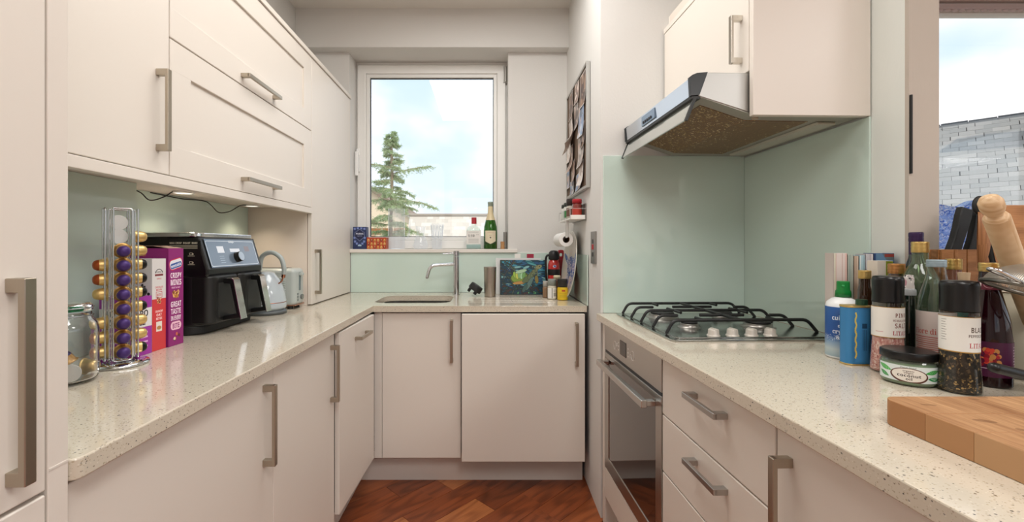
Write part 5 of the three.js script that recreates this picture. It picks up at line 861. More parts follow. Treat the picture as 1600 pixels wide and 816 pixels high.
  // ---- bottles: body profile, cap
  const bottle = (label, x, d, prof, mat, cap, capMat, name = 'bottle') => {
    const t = T(name, label, 'bottle', [x, y, d]);
    part('glass', [lathe(prof, x, y, d, 44)], mat, t);
    if (cap) part('cap', [capGeo(x, y + cap[0], d, cap[1], cap[2])], capMat, t);
    return t;
  };
  const amber = std('#2a1608', 0.06, 0, { clearcoat: 1 }), darkGreen = std('#0d1a12', 0.06, 0, { clearcoat: 1 });
  bottle('amber glass bottle with a gold screw cap behind the blue tin', 1.032, 1.17, [[0, 0], [0.0155, 0], [0.016, 0.003], [0.016, 0.15], [0.0155, 0.17], [0.0125, 0.185], [0.0125, 0.204]], amber, [0.2035, 0.0142, 0.0225], goldCap);
  bottle('dark jar with a wide copper coloured screw cap behind the salt grinder', 1.052, 1.10, [[0, 0], [0.0175, 0], [0.0178, 0.003], [0.0178, 0.2], [0.0165, 0.212], [0.0155, 0.222]], amber, [0.2215, 0.0172, 0.0255], std('#c08a55', 0.3, 0.85), 'dark_jar');
  { const t = bottle('narrow dark sauce bottle with a printed neck between the salt grinder and the clear bottle', 1.0146, 1.03, [[0, 0], [0.0122, 0], [0.0128, 0.003], [0.0128, 0.172], [0.0125, 0.176]], darkGreen, null, null, 'sauce_bottle');
    part('collar', [lathe([[0.0135, 0.174], [0.0138, 0.178], [0.0132, 0.187], [0.0105, 0.19]], 1.0146, y, 1.03)], std('#9a9c9c', 0.35), t);
    part('neck', [lathe([[0.0105, 0.189], [0.0098, 0.214], [0.008, 0.222], [0, 0.223]], 1.0146, y, 1.03)], printed(256, 128, (g, w, h) => { reseed(4); g.fillStyle = '#cfc9c4'; g.fillRect(0, 0, w, h); for (let i = 0; i < 60; i++) { g.fillStyle = ['#b98a92', '#3a3436', '#e8e2dc', '#8f8a86'][i % 4]; g.beginPath(); g.arc(rnd() * w, rnd() * h, rr(3, 14), 0, 7); g.fill(); } }, 0.3), t); }
  { const x = 1.12, d = 1.118, t = bottle('tall dark wine bottle with a purple screw cap', x, d, [[0, 0], [0.0345, 0], [0.036, 0.004], [0.036, 0.19], [0.032, 0.212], [0.02, 0.24], [0.0145, 0.262], [0.0138, 0.275]], darkGreen, null, null, 'wine_bottle');
    part('capsule_sleeve', [lathe([[0.0141, 0.27], [0.0143, 0.3], [0.0137, 0.302], [0.0148, 0.305], [0.0148, 0.312], [0.0142, 0.314], [0.0148, 0.317], [0.0148, 0.325], [0.0135, 0.328], [0, 0.328]], x, y, d, 36)], std('#35204a', 0.3, 0.3), t); }
  { const x = 1.064, d = 1.052; const t = bottle('clear pale green bottle with a gold cap standing tallest in the middle', x, d, [[0, 0], [0.0325, 0], [0.0345, 0.004], [0.0345, 0.2], [0.033, 0.214], [0.0245, 0.236], [0.018, 0.246], [0.0155, 0.253], [0.0148, 0.277]], std('#c3d6b6', 0.03, 0, { transmission: 0.9, thickness: 0, clearcoat: 0.5 }), [0.276, 0.0165, 0.0265], goldCap, 'oil_bottle');
    part('oil', [lathe([[0, 0.004], [0.031, 0.004], [0.0325, 0.008], [0.0325, 0.2], [0.0305, 0.212], [0, 0.214]], x, y, d, 40)], std('#93a67c', 0.1, 0, { transmission: 0.85, thickness: 0 }), t); }
  { const x = 1.02, d = 0.972, t = bottle('clear conical bottle with a pale blue grey cap and red print', x, d, [[0, 0], [0.031, 0], [0.033, 0.004], [0.033, 0.15], [0.0305, 0.17], [0.022, 0.205], [0.0165, 0.228], [0.0155, 0.245]], clearGlass, [0.2445, 0.0168, 0.0165], std('#97a9b1', 0.35, 0.3), 'cordial_bottle');
    part('cordial', [lathe([[0, 0.004], [0.0295, 0.004], [0.0315, 0.008], [0.0315, 0.13], [0, 0.131]], x, y, d, 40)], std('#d9c6c2', 0.05, 0, { transmission: 0.75, thickness: 0 }), t);
    part('label', [lab(0.0334, y + 0.03, 0.115, x, d, -2.45, 0.45)], printed(640, 512, (g, w, h) => { g.fillStyle = '#d3c6c0'; g.fillRect(0, 0, w, h); g.fillStyle = '#b9544a'; word(g, 'Fiore di Gioia', 330, 200, 72, { fam: 'serif' }); for (let i = 0; i < 8; i++) { g.fillStyle = i % 3 ? '#c47a70' : '#b9645c'; g.fillRect(70 + (i * 37) % 50, 250 + i * 20, 500 - (i * 53) % 90, 9); } }, 0.4, { opacity: 1 }), t); }
  { const x = 1.153, d = 1.058; bottle('small bottle with a gold cap peeping out behind the pale blue grey cap', x, d, [[0, 0], [0.02, 0], [0.0205, 0.003], [0.0205, 0.17], [0.014, 0.205], [0.0135, 0.236]], std('#b98a72', 0.04, 0, { transmission: 0.7, thickness: 0 }), [0.2345, 0.0152, 0.026], goldCap); }
  { const x = 1.078, d = 0.968, t = bottle('tiny teal bottle stopped with a pale cork', x, d, [[0, 0], [0.0135, 0], [0.014, 0.003], [0.014, 0.16], [0.0095, 0.185], [0.0092, 0.212]], std('#3f8a7d', 0.05, 0, { transmission: 0.5, thickness: 0 }), null, null, 'corked_bottle');
    part('cork', [cyl(x, y + 0.211, d, 0.0088, 0.021, 20, 0.0105)], std('#c2a888', 0.85), t); }
  { // red bottle
    const x = 1.06, d = 0.905, t = bottle('dark red cordial bottle with a gold cap and plum label', x, d, [[0, 0], [0.032, 0], [0.034, 0.004], [0.034, 0.1], [0.031, 0.135], [0.0225, 0.175], [0.0165, 0.205], [0.0135, 0.24]], std('#1d0309', 0.06), [0.238, 0.0152, 0.0185], goldCap, 'red_bottle');
    part('neck_glass', [lathe([[0.014, 0.222], [0.0137, 0.2385]], x, y, d)], std('#b9b0a6', 0.05, 0, { transmission: 0.6 }), t);
    part('neck_label', [lathe([[0.0177, 0.2], [0.0152, 0.222]], x, y, d)], printed(512, 128, (g, w, h) => { g.fillStyle = '#5a1226'; g.fillRect(0, 0, w, h); g.strokeStyle = '#c9a0a6'; g.lineWidth = 5; for (let i = 0; i < 4; i++) { g.beginPath(); g.arc(64 + i * 128, 64, 40, 0.4, 5); g.stroke(); } g.fillStyle = '#e6d3d3'; for (let i = 0; i < 4; i++) g.fillRect(116 + i * 128, 40, 16, 50); }, 0.4), t);
    part('label', [lab(0.0345, y + 0.022, 0.072, x, d, -2.3, 0.9)], printed(768, 400, (g, w, h) => { g.fillStyle = '#4a1238'; g.fillRect(0, 0, w, h); reseed(44); for (let i = 0; i < 60; i++) { g.fillStyle = ['#b3202c', '#8a1426', '#d9452f', '#5a1030', '#c98a4a'][i % 5]; g.beginPath(); g.arc(330 + rr(-120, 120), 170 + rr(-90, 90), rr(8, 34), 0, 7); g.fill(); } g.fillStyle = '#d9c2cf'; for (let i = 0; i < 9; i++) g.fillRect(650 - (i % 2) * 10, 50 + i * 32, 60, 8); g.fillRect(180, 300, 260, 6); }, 0.4), t);
  }
  { // books and a carton against the wall
    const spine = (label, x0, x1, h, depth, cover, paper, draw) => {
      const d0 = 1.197, d1 = 1.197 + depth, t = T('book', label, 'book', [(x0 + x1) / 2, y, (d0 + d1) / 2], { group: 'slim cook books by the wall' });
      const c = std(cover, 0.5), pivot = P(0.978, y, 1.197); // the row stands a little askew
      t.position.sub(pivot).applyAxisAngle(new THREE.Vector3(0, 1, 0), -0.262).add(pivot).add(P(0.022, 0, 0.038)); t.rotation.y = -0.262;
      part('cover', [box(x0, x0 + 0.0018, y, y + h, d0, d1, 0.0005), box(x1 - 0.0018, x1, y, y + h, d0, d1, 0.0005), box(x0, x1, y, y + h, d0, d0 + 0.0018, 0.0005)], c, t);
      part('pages', [box(x0 + 0.002, x1 - 0.002, y + 0.003, y + h - 0.004, d0 + 0.002, d1 - 0.003)], std(paper, 0.8), t);
      part('spine_print', [new THREE.PlaneGeometry(x1 - x0 - 0.001, h - 0.002).translate((x0 + x1) / 2, y + h / 2, -d0 + 0.0003)], printed(64, 512, draw, 0.5), t);
    };
    const stripes = (bg, list) => (g, w, h) => { g.fillStyle = bg; g.fillRect(0, 0, w, h); list.forEach(([a, b, c]) => { g.fillStyle = c; g.fillRect(w * a, 0, w * b, h); }); };
    spine('thick pale pink and white book at the left end of the row of books', 0.978, 1.011, 0.272, 0.05, '#d9cdc6', '#e6dfd4', stripes('#dccfc9', [[0, 0.14, '#d6d2c0'], [0.14, 0.04, '#c9a08a'], [0.62, 0.05, '#c4a49a'], [0.86, 0.14, '#d9b6ac']]));
    spine('slim grey green book beside the pale pink one', 1.0125, 1.026, 0.268, 0.05, '#a9b2a8', '#ddd8cc', stripes('#aab3a9', [[0.3, 0.12, '#6d8a86']]));
    spine('slim tan book between the grey green and light blue ones', 1.0275, 1.0385, 0.264, 0.05, '#b9a08c', '#ddd8cc', stripes('#baa38f', [[0.7, 0.2, '#cfc0b0']]));
    spine('narrow light blue book in the row of books', 1.040, 1.0535, 0.266, 0.05, '#a9c6cf', '#ddd8cc', stripes('#abc8d2', [[0.1, 0.2, '#d9e4e4'], [0.75, 0.1, '#8aa9b3']]));
    spine('pale lilac grey book left of the blue one', 1.055, 1.073, 0.27, 0.05, '#c9c6c9', '#e2ddd4', stripes('#c6c4c8', [[0.55, 0.1, '#b3a0a4'], [0.8, 0.2, '#dcd6d6']]));
    spine('thick dark blue book with a food picture at the right end of the row', 1.0745, 1.122, 0.272, 0.05, '#3c5a86', '#cfc9bd', (g, w, h) => { g.fillStyle = '#5b7f9f'; g.fillRect(0, 0, w, h); g.fillStyle = '#26406e'; g.fillRect(0, 0, 6, h); g.fillRect(0, 42, w, h); g.fillStyle = '#c9c2b4'; g.fillRect(12, 60, 5, h); g.fillStyle = '#4a7a3a'; g.fillRect(6, 60, 5, h); g.fillStyle = '#5c6a6e'; g.beginPath(); g.moveTo(26, 0); g.lineTo(64, 0); g.lineTo(64, 34); g.lineTo(40, 34); g.fill(); g.fillStyle = '#8a2f26'; g.fillRect(34, 2, 30, 16); });
    const t = T('carton', 'small white carton with an olive green stripe behind the copper capped jar', 'carton', [1.074, y, 1.173]);
    part('box', [box(1.056, 1.098, y, y + 0.252, 1.158, 1.19, 0.0008)], std('#ddd6ca', 0.5), t);
    part('stripe', [box(1.079, 1.0982, y + 0.001, y + 0.2515, 1.1576, 1.1904)], std('#7d8a1e', 0.5), t);
  }
  { // chopping board of end grain blocks
    const bx0 = 0.655, bx1 = 1.03, bd0 = 0.29, bd1 = 0.714, h = 0.041;
    const t = T('chopping_board', 'thick worn wooden chopping board on the right worktop', 'chopping board', [0.84, y, 0.5]);
    const top = canvasTexture(1024, 1024, (g, n) => {
      const im = g.createImageData(n, n), a = [192, 150, 108], b = [128, 84, 50];
      for (let py = 0; py < n; py++) for (let px = 0; px < n; px++) { const u = px / n, v = py / n, q = perlin.noise(u * 60, v * 5, 2.2) * 0.5 + perlin.noise(u * 9, v * 3, 7.1) * 0.6 + perlin.noise(u * 160, v * 20, 3) * 0.25, k = Math.min(1, Math.max(0, 0.38 + q * 0.7)), i = (py * n + px) * 4; for (let c = 0; c < 3; c++) im.data[i + c] = a[c] + (b[c] - a[c]) * k; im.data[i + 3] = 255; }
      g.putImageData(im, 0, 0); reseed(61); g.fillStyle = 'rgba(84,50,28,.34)'; for (let i = 0; i < 60; i++) { g.beginPath(); g.ellipse(rnd() * n, rnd() * n, rr(10, 46), rr(6, 20), rnd() * 0.6, 0, 7); g.fill(); }
    });
    const wm = std('#ffffff', 0.6, 0, { map: top }), sideMap = woodMap(512, '#cda67c', '#a67a50', 2.7, 5), sides = [std('#ffffff', 0.6, 0, { map: sideMap }), std('#f2e6da', 0.6, 0, { map: sideMap }), std('#e2cdb8', 0.6, 0, { map: sideMap })];
    const cut = [bd0, 0.385, 0.452, 0.52, 0.576, 0.64, bd1];
    for (let i = 0; i + 1 < cut.length; i++) {
      const a = cut[i] + (i ? 0.0003 : 0), b = cut[i + 1] - (i + 2 < cut.length ? 0.0003 : 0);
      const r = 0.022, s = i + 2 === cut.length ? (() => { const q = new THREE.Shape(); q.moveTo(bx0, a); q.lineTo(bx1, a); q.lineTo(bx1, b); q.lineTo(bx0 + r, b); q.absarc(bx0 + r, b - r, r, Math.PI / 2, Math.PI, false); q.closePath(); return q; })() : shapeOf([[bx0, a], [bx1, a], [bx1, b], [bx0, b]]);
      // sides take the side grain, the top takes the worn end grain
      const f = flat(prismY(s, y, y + h, 0.0012)), p = f.attributes.position, n = f.attributes.normal, uv = f.attributes.uv, cutTop = [], cutSide = [];
      for (let k = 0; k < p.count; k += 3) (n.getY(k) > 0.7 ? cutTop : cutSide).push(k);
      const pick = (list, uvf) => { const g = new THREE.BufferGeometry(), P3 = [], N3 = [], U = []; for (const k of list) for (let j = k; j < k + 3; j++) { P3.push(p.getX(j), p.getY(j), p.getZ(j)); N3.push(n.getX(j), n.getY(j), n.getZ(j)); U.push(...uvf(p.getX(j), p.getY(j), p.getZ(j))); } g.setAttribute('position', new THREE.Float32BufferAttribute(P3, 3)); g.setAttribute('normal', new THREE.Float32BufferAttribute(N3, 3)); g.setAttribute('uv', new THREE.Float32BufferAttribute(U, 2)); return g; };
      const st = part('wood_block', [pick(cutSide, (x, yy, z) => [yy * 5 + i * 0.31, (x + z) * 3.2 + i * 0.27])], sides[i % 3], t);
      part('worn_top', [pick(cutTop, (x, yy, z) => [(x - bx0) / (bx1 - bx0), (-z - bd0) / (bd1 - bd0)])], wm, st);
    }
  }
  { // knife block and its knives
    const bx0 = 1.168, bx1 = 1.43, d0 = 1.1, d1 = 1.146, h = 0.283, t = T('knife_block', 'wooden knife block with upright slats beyond the bottles', 'knife block', [1.3, y, 1.123]);
    part('core', [box(bx0 + 0.004, bx1 - 0.004, y, y + h - 0.03, d0 + 0.006, d1 - 0.004)], std('#5c3c22', 0.7), t);
    const n = 8, w = (bx1 - bx0) / n; for (let i = 0; i < n; i++) part('slat', [metric(box(bx0 + i * w + 0.0012, bx0 + (i + 1) * w - 0.0012, y, y + h, d0, d0 + 0.0058, 0.001), 3, i * 0.37, 0).rotateZ(0)], oak, t);
    for (let i = 0; i < 2; i++) part('slat', [metric(box(bx0 - 0.002, bx0 + 0.0038, y, y + h, d0 + 0.0065 + i * 0.0195, d0 + 0.0245 + i * 0.0195, 0.001), 3, i * 0.41, 0.2)], oak, t);
    const knife = (label, a, b, w0) => {
      const k = T('kitchen_knife', label, 'knife', [a.x, a.y, -a.z], {}), dir = b.clone().sub(a).normalize(), side = new THREE.Vector3(0, 0, 1).cross(dir).normalize();
      const pts = [0, 0.15, 0.35, 0.6, 0.85, 1].map((q) => [q, [0.0105, 0.0098, 0.0088, 0.0096, 0.0112, 0.0095][Math.round(q * 5)]]);
      const L = a.distanceTo(b), s = new THREE.Shape(); pts.forEach(([q, r], i) => (i ? s.lineTo(-r * w0 + 0.003 * Math.sin(q * 3), q * L) : s.moveTo(-r * w0, 0))); [...pts].reverse().forEach(([q, r]) => s.lineTo(r * w0 + 0.003 * Math.sin(q * 3), q * L)); s.closePath();
      const g = new THREE.ExtrudeGeometry(s, { depth: 0.012, bevelEnabled: true, bevelSize: 0.003, bevelThickness: 0.003, bevelSegments: 3 }).translate(0, 0, -0.006).rotateZ(Math.atan2(-dir.x, dir.y)).translate(a.x, a.y, a.z);
      part('handle', [g], std('#14181a', 0.55), k);
      const bl = new THREE.BoxGeometry(0.02, 0.05, 0.0015).translate(0, -0.025, 0).rotateZ(Math.atan2(-dir.x, dir.y)).translate(a.x, a.y, a.z);
      part('blade', [bl], chrome, k);
    };
    knife('black handled knife, leftmost in the block', P(1.216, 1.166, 1.123), P(1.251, 1.288, 1.123), 1.15);
    knife('black handled knife, second from the left in the block', P(1.264, 1.166, 1.123), P(1.292, 1.287, 1.123), 1.1);
    knife('short black handled knife half hidden behind the rolling pin', P(1.31, 1.166, 1.123), P(1.322, 1.235, 1.123), 1.0);
  }
  { // crock with rolling pin, scoop, spatula and strainer
    const cx = 1.228, cd = 0.97, t = T('utensil_crock', 'cream ceramic crock holding the rolling pin and wooden tools', 'crock', [cx, y, cd]);
    part('pot', [lathe([[0, 0], [0.07, 0], [0.075, 0.004], [0.076, 0.18], [0.078, 0.186], [0.078, 0.192], [0.072, 0.192], [0.071, 0.18], [0.07, 0.012], [0, 0.012]], cx, y, cd, 56)], std('#cfc7b2', 0.35, 0, { clearcoat: 0.5 }), t);
    part('rim_band', [ring(cx, y + 0.189, cd, 0.0775, 0.002)], std('#8a7a66', 0.4), t);
    const along = (a, b, prof, seg = 36) => { const g = new THREE.LatheGeometry(prof.map(([r, h]) => new THREE.Vector2(Math.max(r, 1e-5), h)), seg), v = b.clone().sub(a).normalize(); return g.applyQuaternion(new THREE.Quaternion().setFromUnitVectors(new THREE.Vector3(0, 1, 0), v)).translate(a.x, a.y, a.z); };
    { const a = P(1.243, 0.96, 0.952), b = P(0.928, 1.29, 0.795), L = a.distanceTo(b), k = T('rolling_pin', 'pale wooden rolling pin leaning left out of the crock', 'rolling pin', [a.x, a.y, -a.z]);
      part('roller', [along(a, b, [[0, 0], [0.0185, 0.002], [0.0185, L - 0.066], [0.016, L - 0.06], [0.0115, L - 0.055], [0, L - 0.054]])], beech, k);
      part('knob', [along(a, b, [[0.0112, L - 0.056], [0.0112, L - 0.052], [0.0145, L - 0.047], [0.017, L - 0.038], [0.017, L - 0.024], [0.0135, L - 0.015], [0.006, L - 0.011], [0.0055, L - 0.0095], [0, L - 0.0092]])], beech, k); }
    { // wooden scoop behind the pin
      const k = T('wooden_scoop', 'curved wooden scoop behind the rolling pin', 'scoop', [1.2, y + 0.02, 0.98]);
      const g = new THREE.SphereGeometry(1, 28, 20, 0, Math.PI * 2, 0, Math.PI * 0.5).scale(0.031, 0.02, 0.068).rotateX(Math.PI / 2).rotateZ(0.34).rotateY(0.75).translate(1.128, 1.205, -0.985);
      part('bowl', [g], darkBeech, k); part('shaft', [rod(P(1.145, 1.145, 0.985), P(1.2, 0.925, 0.98), 0.007)], darkBeech, k); }
    { const k = T('wooden_spatula', 'broad flat wooden spatula standing right of the rolling pin', 'spatula', [1.25, y + 0.02, 1.0]);
      part('blade', [prismZ(roundRect(1.205, 1.31, 1.15, 1.288, 0.012), 1.0, 1.007, 0.002).clone().translate(0, 0, 0)], oak, k); part('shaft', [box(1.245, 1.263, 0.925, 1.16, 1.0, 1.007, 0.003)], oak, k); }
    { const k = T('black_ladle', 'black plastic tool showing behind the rolling pin knob', 'utensil', [1.2, y + 0.02, 0.99]);
      part('head', [new THREE.SphereGeometry(0.017, 24, 16).scale(1, 1.35, 0.5).translate(1.185, 1.29, -1.03)], blackMatte, k); part('shaft', [rod(P(1.186, 1.28, 1.03), P(1.235, 0.93, 1.0), 0.005)], blackMatte, k); }
    { // wire strainer lying over the crock
      const k = T('wire_strainer', 'fine mesh wire strainer propped in front of the gold capped red bottle', 'strainer', [1.2, y + 0.02, 0.9]);
      const tilt = (g) => g.rotateZ(-0.3).rotateX(0.12).translate(1.035, 1.1, -0.785);
      const R = 0.088, meshMap = canvasTexture(256, 256, (g, n) => { g.fillStyle = '#000'; g.fillRect(0, 0, n, n); g.strokeStyle = '#fff'; g.lineWidth = 10; for (let i = 0; i <= n; i += 32) { g.beginPath(); g.moveTo(i, 0); g.lineTo(i, n); g.moveTo(0, i); g.lineTo(n, i); g.stroke(); } }, [22, 10]);
      meshMap.colorSpace = THREE.NoColorSpace;
      part('mesh_bowl', [tilt(new THREE.SphereGeometry(R, 48, 20, 0, Math.PI * 2, 0, Math.PI * 0.5).scale(1, 0.62, 1))], std('#b9b4aa', 0.4, 0.7, { alphaMap: meshMap, alphaTest: 0.35, side: THREE.DoubleSide }), k);
      part('rim', [tilt(new THREE.TorusGeometry(R, 0.0042, 10, 64).rotateX(Math.PI / 2))], std('#7d7972', 0.3, 0.95), k);
      part('handle', [rod(P(1.113, 1.078, 0.82), P(1.205, 0.93, 0.945), 0.005)], chrome, k);
      part('hook', [tilt(bent([new THREE.Vector3(-R + 0.004, 0.003, 0.02), new THREE.Vector3(-R - 0.05, 0.012, 0.018), new THREE.Vector3(-R - 0.05, 0.012, 0.0), new THREE.Vector3(-R + 0.03, 0.006, -0.004)], 0.0032, 0.012, 50, 8))], chrome, k);
    }
  }
  { // small black pan
    const cx = 1.15, cd = 0.788, t = T('saucepan', 'small black pan with its handle pointing left past the red bottle', 'pan', [cx, y, cd]);
    part('pan', [lathe([[0, 0], [0.07, 0], [0.078, 0.006], [0.084, 0.058], [0.082, 0.06], [0.075, 0.01], [0.068, 0.005], [0, 0.005]], cx, y, cd, 48)], blackMatte, t);
    part('handle', [bent([P(1.07, 0.945, 0.788), P(1.0, 0.951, 0.787), P(0.93, 0.969, 0.785)], 0.0095, 0.03, 40, 14)], std('#0e0e0f', 0.35), t);
  }
}
{ // what hangs and stands by the next room's window
  M('black_strip', 'slim black upright strip fixed on the end of the partition wall', 'strip', [1.141, 1.39, 1.152], [box(1.1372, 1.1412, 1.39, 1.605, 1.148, 1.1545, 0.0008)], blackMatte, { run: true });
  const t = T('roman_blind', 'brown grey roman blind drawn up over the next room window', 'blind', [3.4, 2.48, 2.37]);
  part('fabric', [box(2.2, 4.6, 2.535, 2.66, 2.34, 2.385, 0.01)], std('#c9bdb7', 0.9), t);
  part('lower_fold', [box(2.2, 4.6, 2.497, 2.528, 2.35, 2.375, 0.006)], std('#d2c8ca', 0.9), t);
  const scal = []; for (let i = 0; i < 60; i++) scal.push(new THREE.SphereGeometry(0.018, 10, 8).scale(1, 0.55, 0.35).translate(2.22 + i * 0.04, 2.494, -2.362));
  const fr = part('fringe', scal, std('#d8d0d1', 0.9), t); fr.userData.kind = 'stuff';
  // blue crumpled bag on the sill
  const g = new THREE.BoxGeometry(0.34, 0.245, 0.08, 60, 46, 10), p = g.attributes.position;
  for (let i = 0; i < p.count; i++) {
    let x = p.getX(i), yy = p.getY(i), z = p.getZ(i); const v = (yy + 0.1225) / 0.245;
    z *= 1 - 0.55 * v; const n1 = perlin.noise(x * 14, yy * 14, z * 9 + 3), n2 = perlin.noise(x * 45, yy * 45, z * 20), n3 = perlin.noise(x * 30 + 9, yy * 30, 5);
    z += 0.02 * n1 + 0.009 * n2; x += 0.01 * n3; yy += v * (0.012 * n1 + 0.05 * Math.max(0, (x - 0.06) / 0.1) * (x < 0.12 ? 1 : 0.1) - 0.02 * Math.max(0, (x - 0.12) / 0.05));
    p.setXYZ(i, x, yy, z);
  }
  g.computeVertexNormals();
  const bagMap = canvasTexture(512, 512, (c, n) => { c.fillStyle = '#a9c9fa'; c.fillRect(0, 0, n, n); reseed(88); for (let i = 0; i < 900; i++) { c.strokeStyle = ['#eef5fc', '#3a6cd0', '#c3dafa', '#ffffff', '#86b0f0'][Math.floor(rnd() * 5)]; c.lineWidth = rr(2, 8); c.beginPath(); c.arc(rnd() * n, rnd() * n, rr(5, 22), rnd() * 6, rnd() * 6 + 2.2); c.stroke(); } });
  M('blue_bag', 'crumpled shiny blue and white bag on the next room windowsill', 'bag', [2.65, 1.1785, 2.46], [g.translate(2.652, 1.1785 + 0.1245, -2.46)], std('#ffffff', 0.25, 0, { map: bagMap, transmission: 0.6, thickness: 0 }));
}

// ---------------------------------------------------------------- outside the windows
{
  S('ground_outside', 'pale paved ground far below the windows', 'ground', [box(-60, 60, -6.4, -6, 3.2, 90), box(-60, 60, -6.4, -6, -60, -5)], std('#a8a294', 0.9));
  { // young cedar
    const x = -1.99, d = 9, t = T('cedar_tree', 'pale green conifer with drooping layered branches outside the sink window', 'tree', [x, -6, d]);
    part('trunk', [wire([P(x, -6, d), P(x + 0.03, -2, d), P(x - 0.02, 1.2, d), P(x + 0.01, 2.8, d), P(x, 3.2, d)], 0.032, 40, 8), rod(P(x, 3.15, d), P(x, 3.62, d), 0.03, 8, 0.004), rod(P(x, -6, d), P(x - 0.02, 1.4, d), 0.07, 10, 0.035)], std('#a3917c', 0.9), t);
    reseed(404);
    const needleTri = [], twigs = [];
    const branch = (h, ang, len, droop) => {
      const dir = new THREE.Vector3(Math.cos(ang), 0, Math.sin(ang)), pts = [0, 0.33, 0.66, 1].map((q) => new THREE.Vector3(x, h, -d).addScaledVector(dir, q * len).add(new THREE.Vector3(0, len * (0.28 * q - droop * q * q), 0)));
      const curve = new THREE.CatmullRomCurve3(pts); twigs.push(new THREE.TubeGeometry(curve, 10, 0.012, 5));
      const n = Math.round(26 + len * 60);
      for (let i = 0; i < n; i++) {
        const q = 0.12 + 0.88 * (i + rnd()) / n, c = curve.getPoint(q), side = new THREE.Vector3(-dir.z, 0, dir.x), tl = (0.10 + 0.13 * (1 - q)) * rr(0.6, 1.3) * (0.6 + len * 0.6);
        const v = side.clone().multiplyScalar(rnd() < 0.5 ? 1 : -1).addScaledVector(dir, rr(0.2, 0.9)).add(new THREE.Vector3(0, rr(-0.85, 0.15), 0)).normalize();
        for (let k = 0; k < 9; k++) {
          const s = c.clone().addScaledVector(v, tl * k / 9), e = v.clone().multiplyScalar(0.5).add(new THREE.Vector3(rr(-1, 1), rr(-1, 0.7), rr(-1, 1))).normalize(), L = rr(0.035, 0.07), wv = new THREE.Vector3(rr(-1, 1), rr(-1, 1), rr(-1, 1)).cross(e).normalize().multiplyScalar(0.0065);
          const a = s.clone().add(wv), b = s.clone().sub(wv), f = s.clone().addScaledVector(e, L);
          needleTri.push(...a.toArray(), ...b.toArray(), ...f.toArray());
        }
      }
    };
    for (let h = -0.9; h < 3.5; h += 0.15) { const r = Math.max(0.1, 0.98 * Math.pow((3.62 - h) / 3.6, 0.75)); const n = h > 3 ? 3 : 4; for (let k = 0; k < n; k++) branch(h + rr(-0.05, 0.05), rnd() * 6.283, r * rr(0.45, 1.12), rr(0.25, 0.6)); }
    for (let k = 0; k < 9; k++) branch(3.3 + k * 0.035, k * 2.4, 0.16 - k * 0.012, 0.1);
    branch(2.72, 0.15, 0.86, 0.12); branch(2.1, 0.1, 0.95, 0.4); branch(2.85, 3.0, 0.7, 0.2); branch(2.4, 3.2, 0.75, 0.4); branch(2.15, 2.9, 0.8, 0.5);
    part('branch', twigs, std('#a39a7c', 0.9), t).userData.kind = 'stuff';
    const g = new THREE.BufferGeometry(); g.setAttribute('position', new THREE.Float32BufferAttribute(needleTri, 3)); g.computeVertexNormals();
    part('needles', [g], std('#b3c79a', 0.7, 0, { side: THREE.DoubleSide, transmission: 0.35, thickness: 0 }), t).userData.kind = 'stuff';
  }
  { // house behind the tree
    const t = T('house', 'cream rendered house with a brown roof behind the conifer', 'house', [-7, -6, 20]);
    part('wall', [prismZ([[-11, -6], [-2.9, -6], [-2.9, 2.15], [-5.5, 3.92], [-11, 3.92]], 19, 25)], std('#ecdcc2', 0.9), t);
    part('roof', [prismZ([[-11.4, 3.93], [-5.52, 3.93], [-2.65, 2.0], [-2.6, 2.12], [-5.48, 4.1], [-11.4, 4.1]], 18.8, 25.2)], std('#8a7a6c', 0.9), t);
    reseed(9); const stones = []; for (let r = 0; r < 9; r++) for (let k = 0; k < 6; k++) { if (rnd() < 0.45) continue; stones.push(box(-5.6 + k * 0.5 + (r % 2) * 0.24, -5.15 + k * 0.5 + (r % 2) * 0.24, -0.9 + r * 0.33, -0.62 + r * 0.33, 18.975, 19.01, 0.01)); }
    part('rough_stone', stones, std('#a5774f', 0.95), t).userData.kind = 'stuff';
    const f = part('window', [prismZ([[-7.4, 0.6], [-6.4, 0.6], [-6.4, 2.2], [-7.4, 2.2]], 18.96, 19.04, 0, [[[-7.3, 0.7], [-6.5, 0.7], [-6.5, 2.1], [-7.3, 2.1]]])], upvc, t); part('pane', [box(-7.3, -6.5, 0.7, 2.1, 18.99, 19.0)], std('#3a4650', 0.05), f);
  }
  { // low roof at the right of the sink window
    const t = T('low_house', 'pale grey tiled low roof across the view of the sink window', 'house', [-0.2, -6, 14]);
    part('wall', [box(-2.4, 2.6, -6, 0.4, 13.2, 18)], std('#cfc4b2', 0.9), t);
    const roofTex = canvasTexture(512, 512, (g, n) => { g.fillStyle = '#c6bfb4'; g.fillRect(0, 0, n, n); reseed(17); for (let r = 0; r < 16; r++) for (let k = 0; k < 10; k++) { g.fillStyle = ['#d6cfc4', '#cbc4b9', '#ded7cd', '#cfc8bc'][Math.floor(rnd() * 4)]; g.fillRect(k * 52 + (r % 2) * 26, r * 32, 50, 30); } }, [0.5, 0.5]);
    const wedge = new THREE.BufferGeometry(); const A = [-2.6, 0.25, -12.7], B = [2.7, 0.25, -12.7], C = [2.7, 2.26, -14.6], D = [-2.6, 2.26, -14.6], E = [2.7, 0.25, -18.4], F = [-2.6, 0.25, -18.4];
    const quad = (a, b, c, e) => [...a, ...b, ...c, ...a, ...c, ...e]; wedge.setAttribute('position', new THREE.Float32BufferAttribute([...quad(A, B, C, D), ...quad(D, C, E, F), ...quad(A, F, E, B), ...B, ...E, ...C, ...A, ...D, ...F], 3)); wedge.computeVertexNormals();
    part('roof', [metric(wedge)], std('#ffffff', 0.9, 0, { map: roofTex }), t);
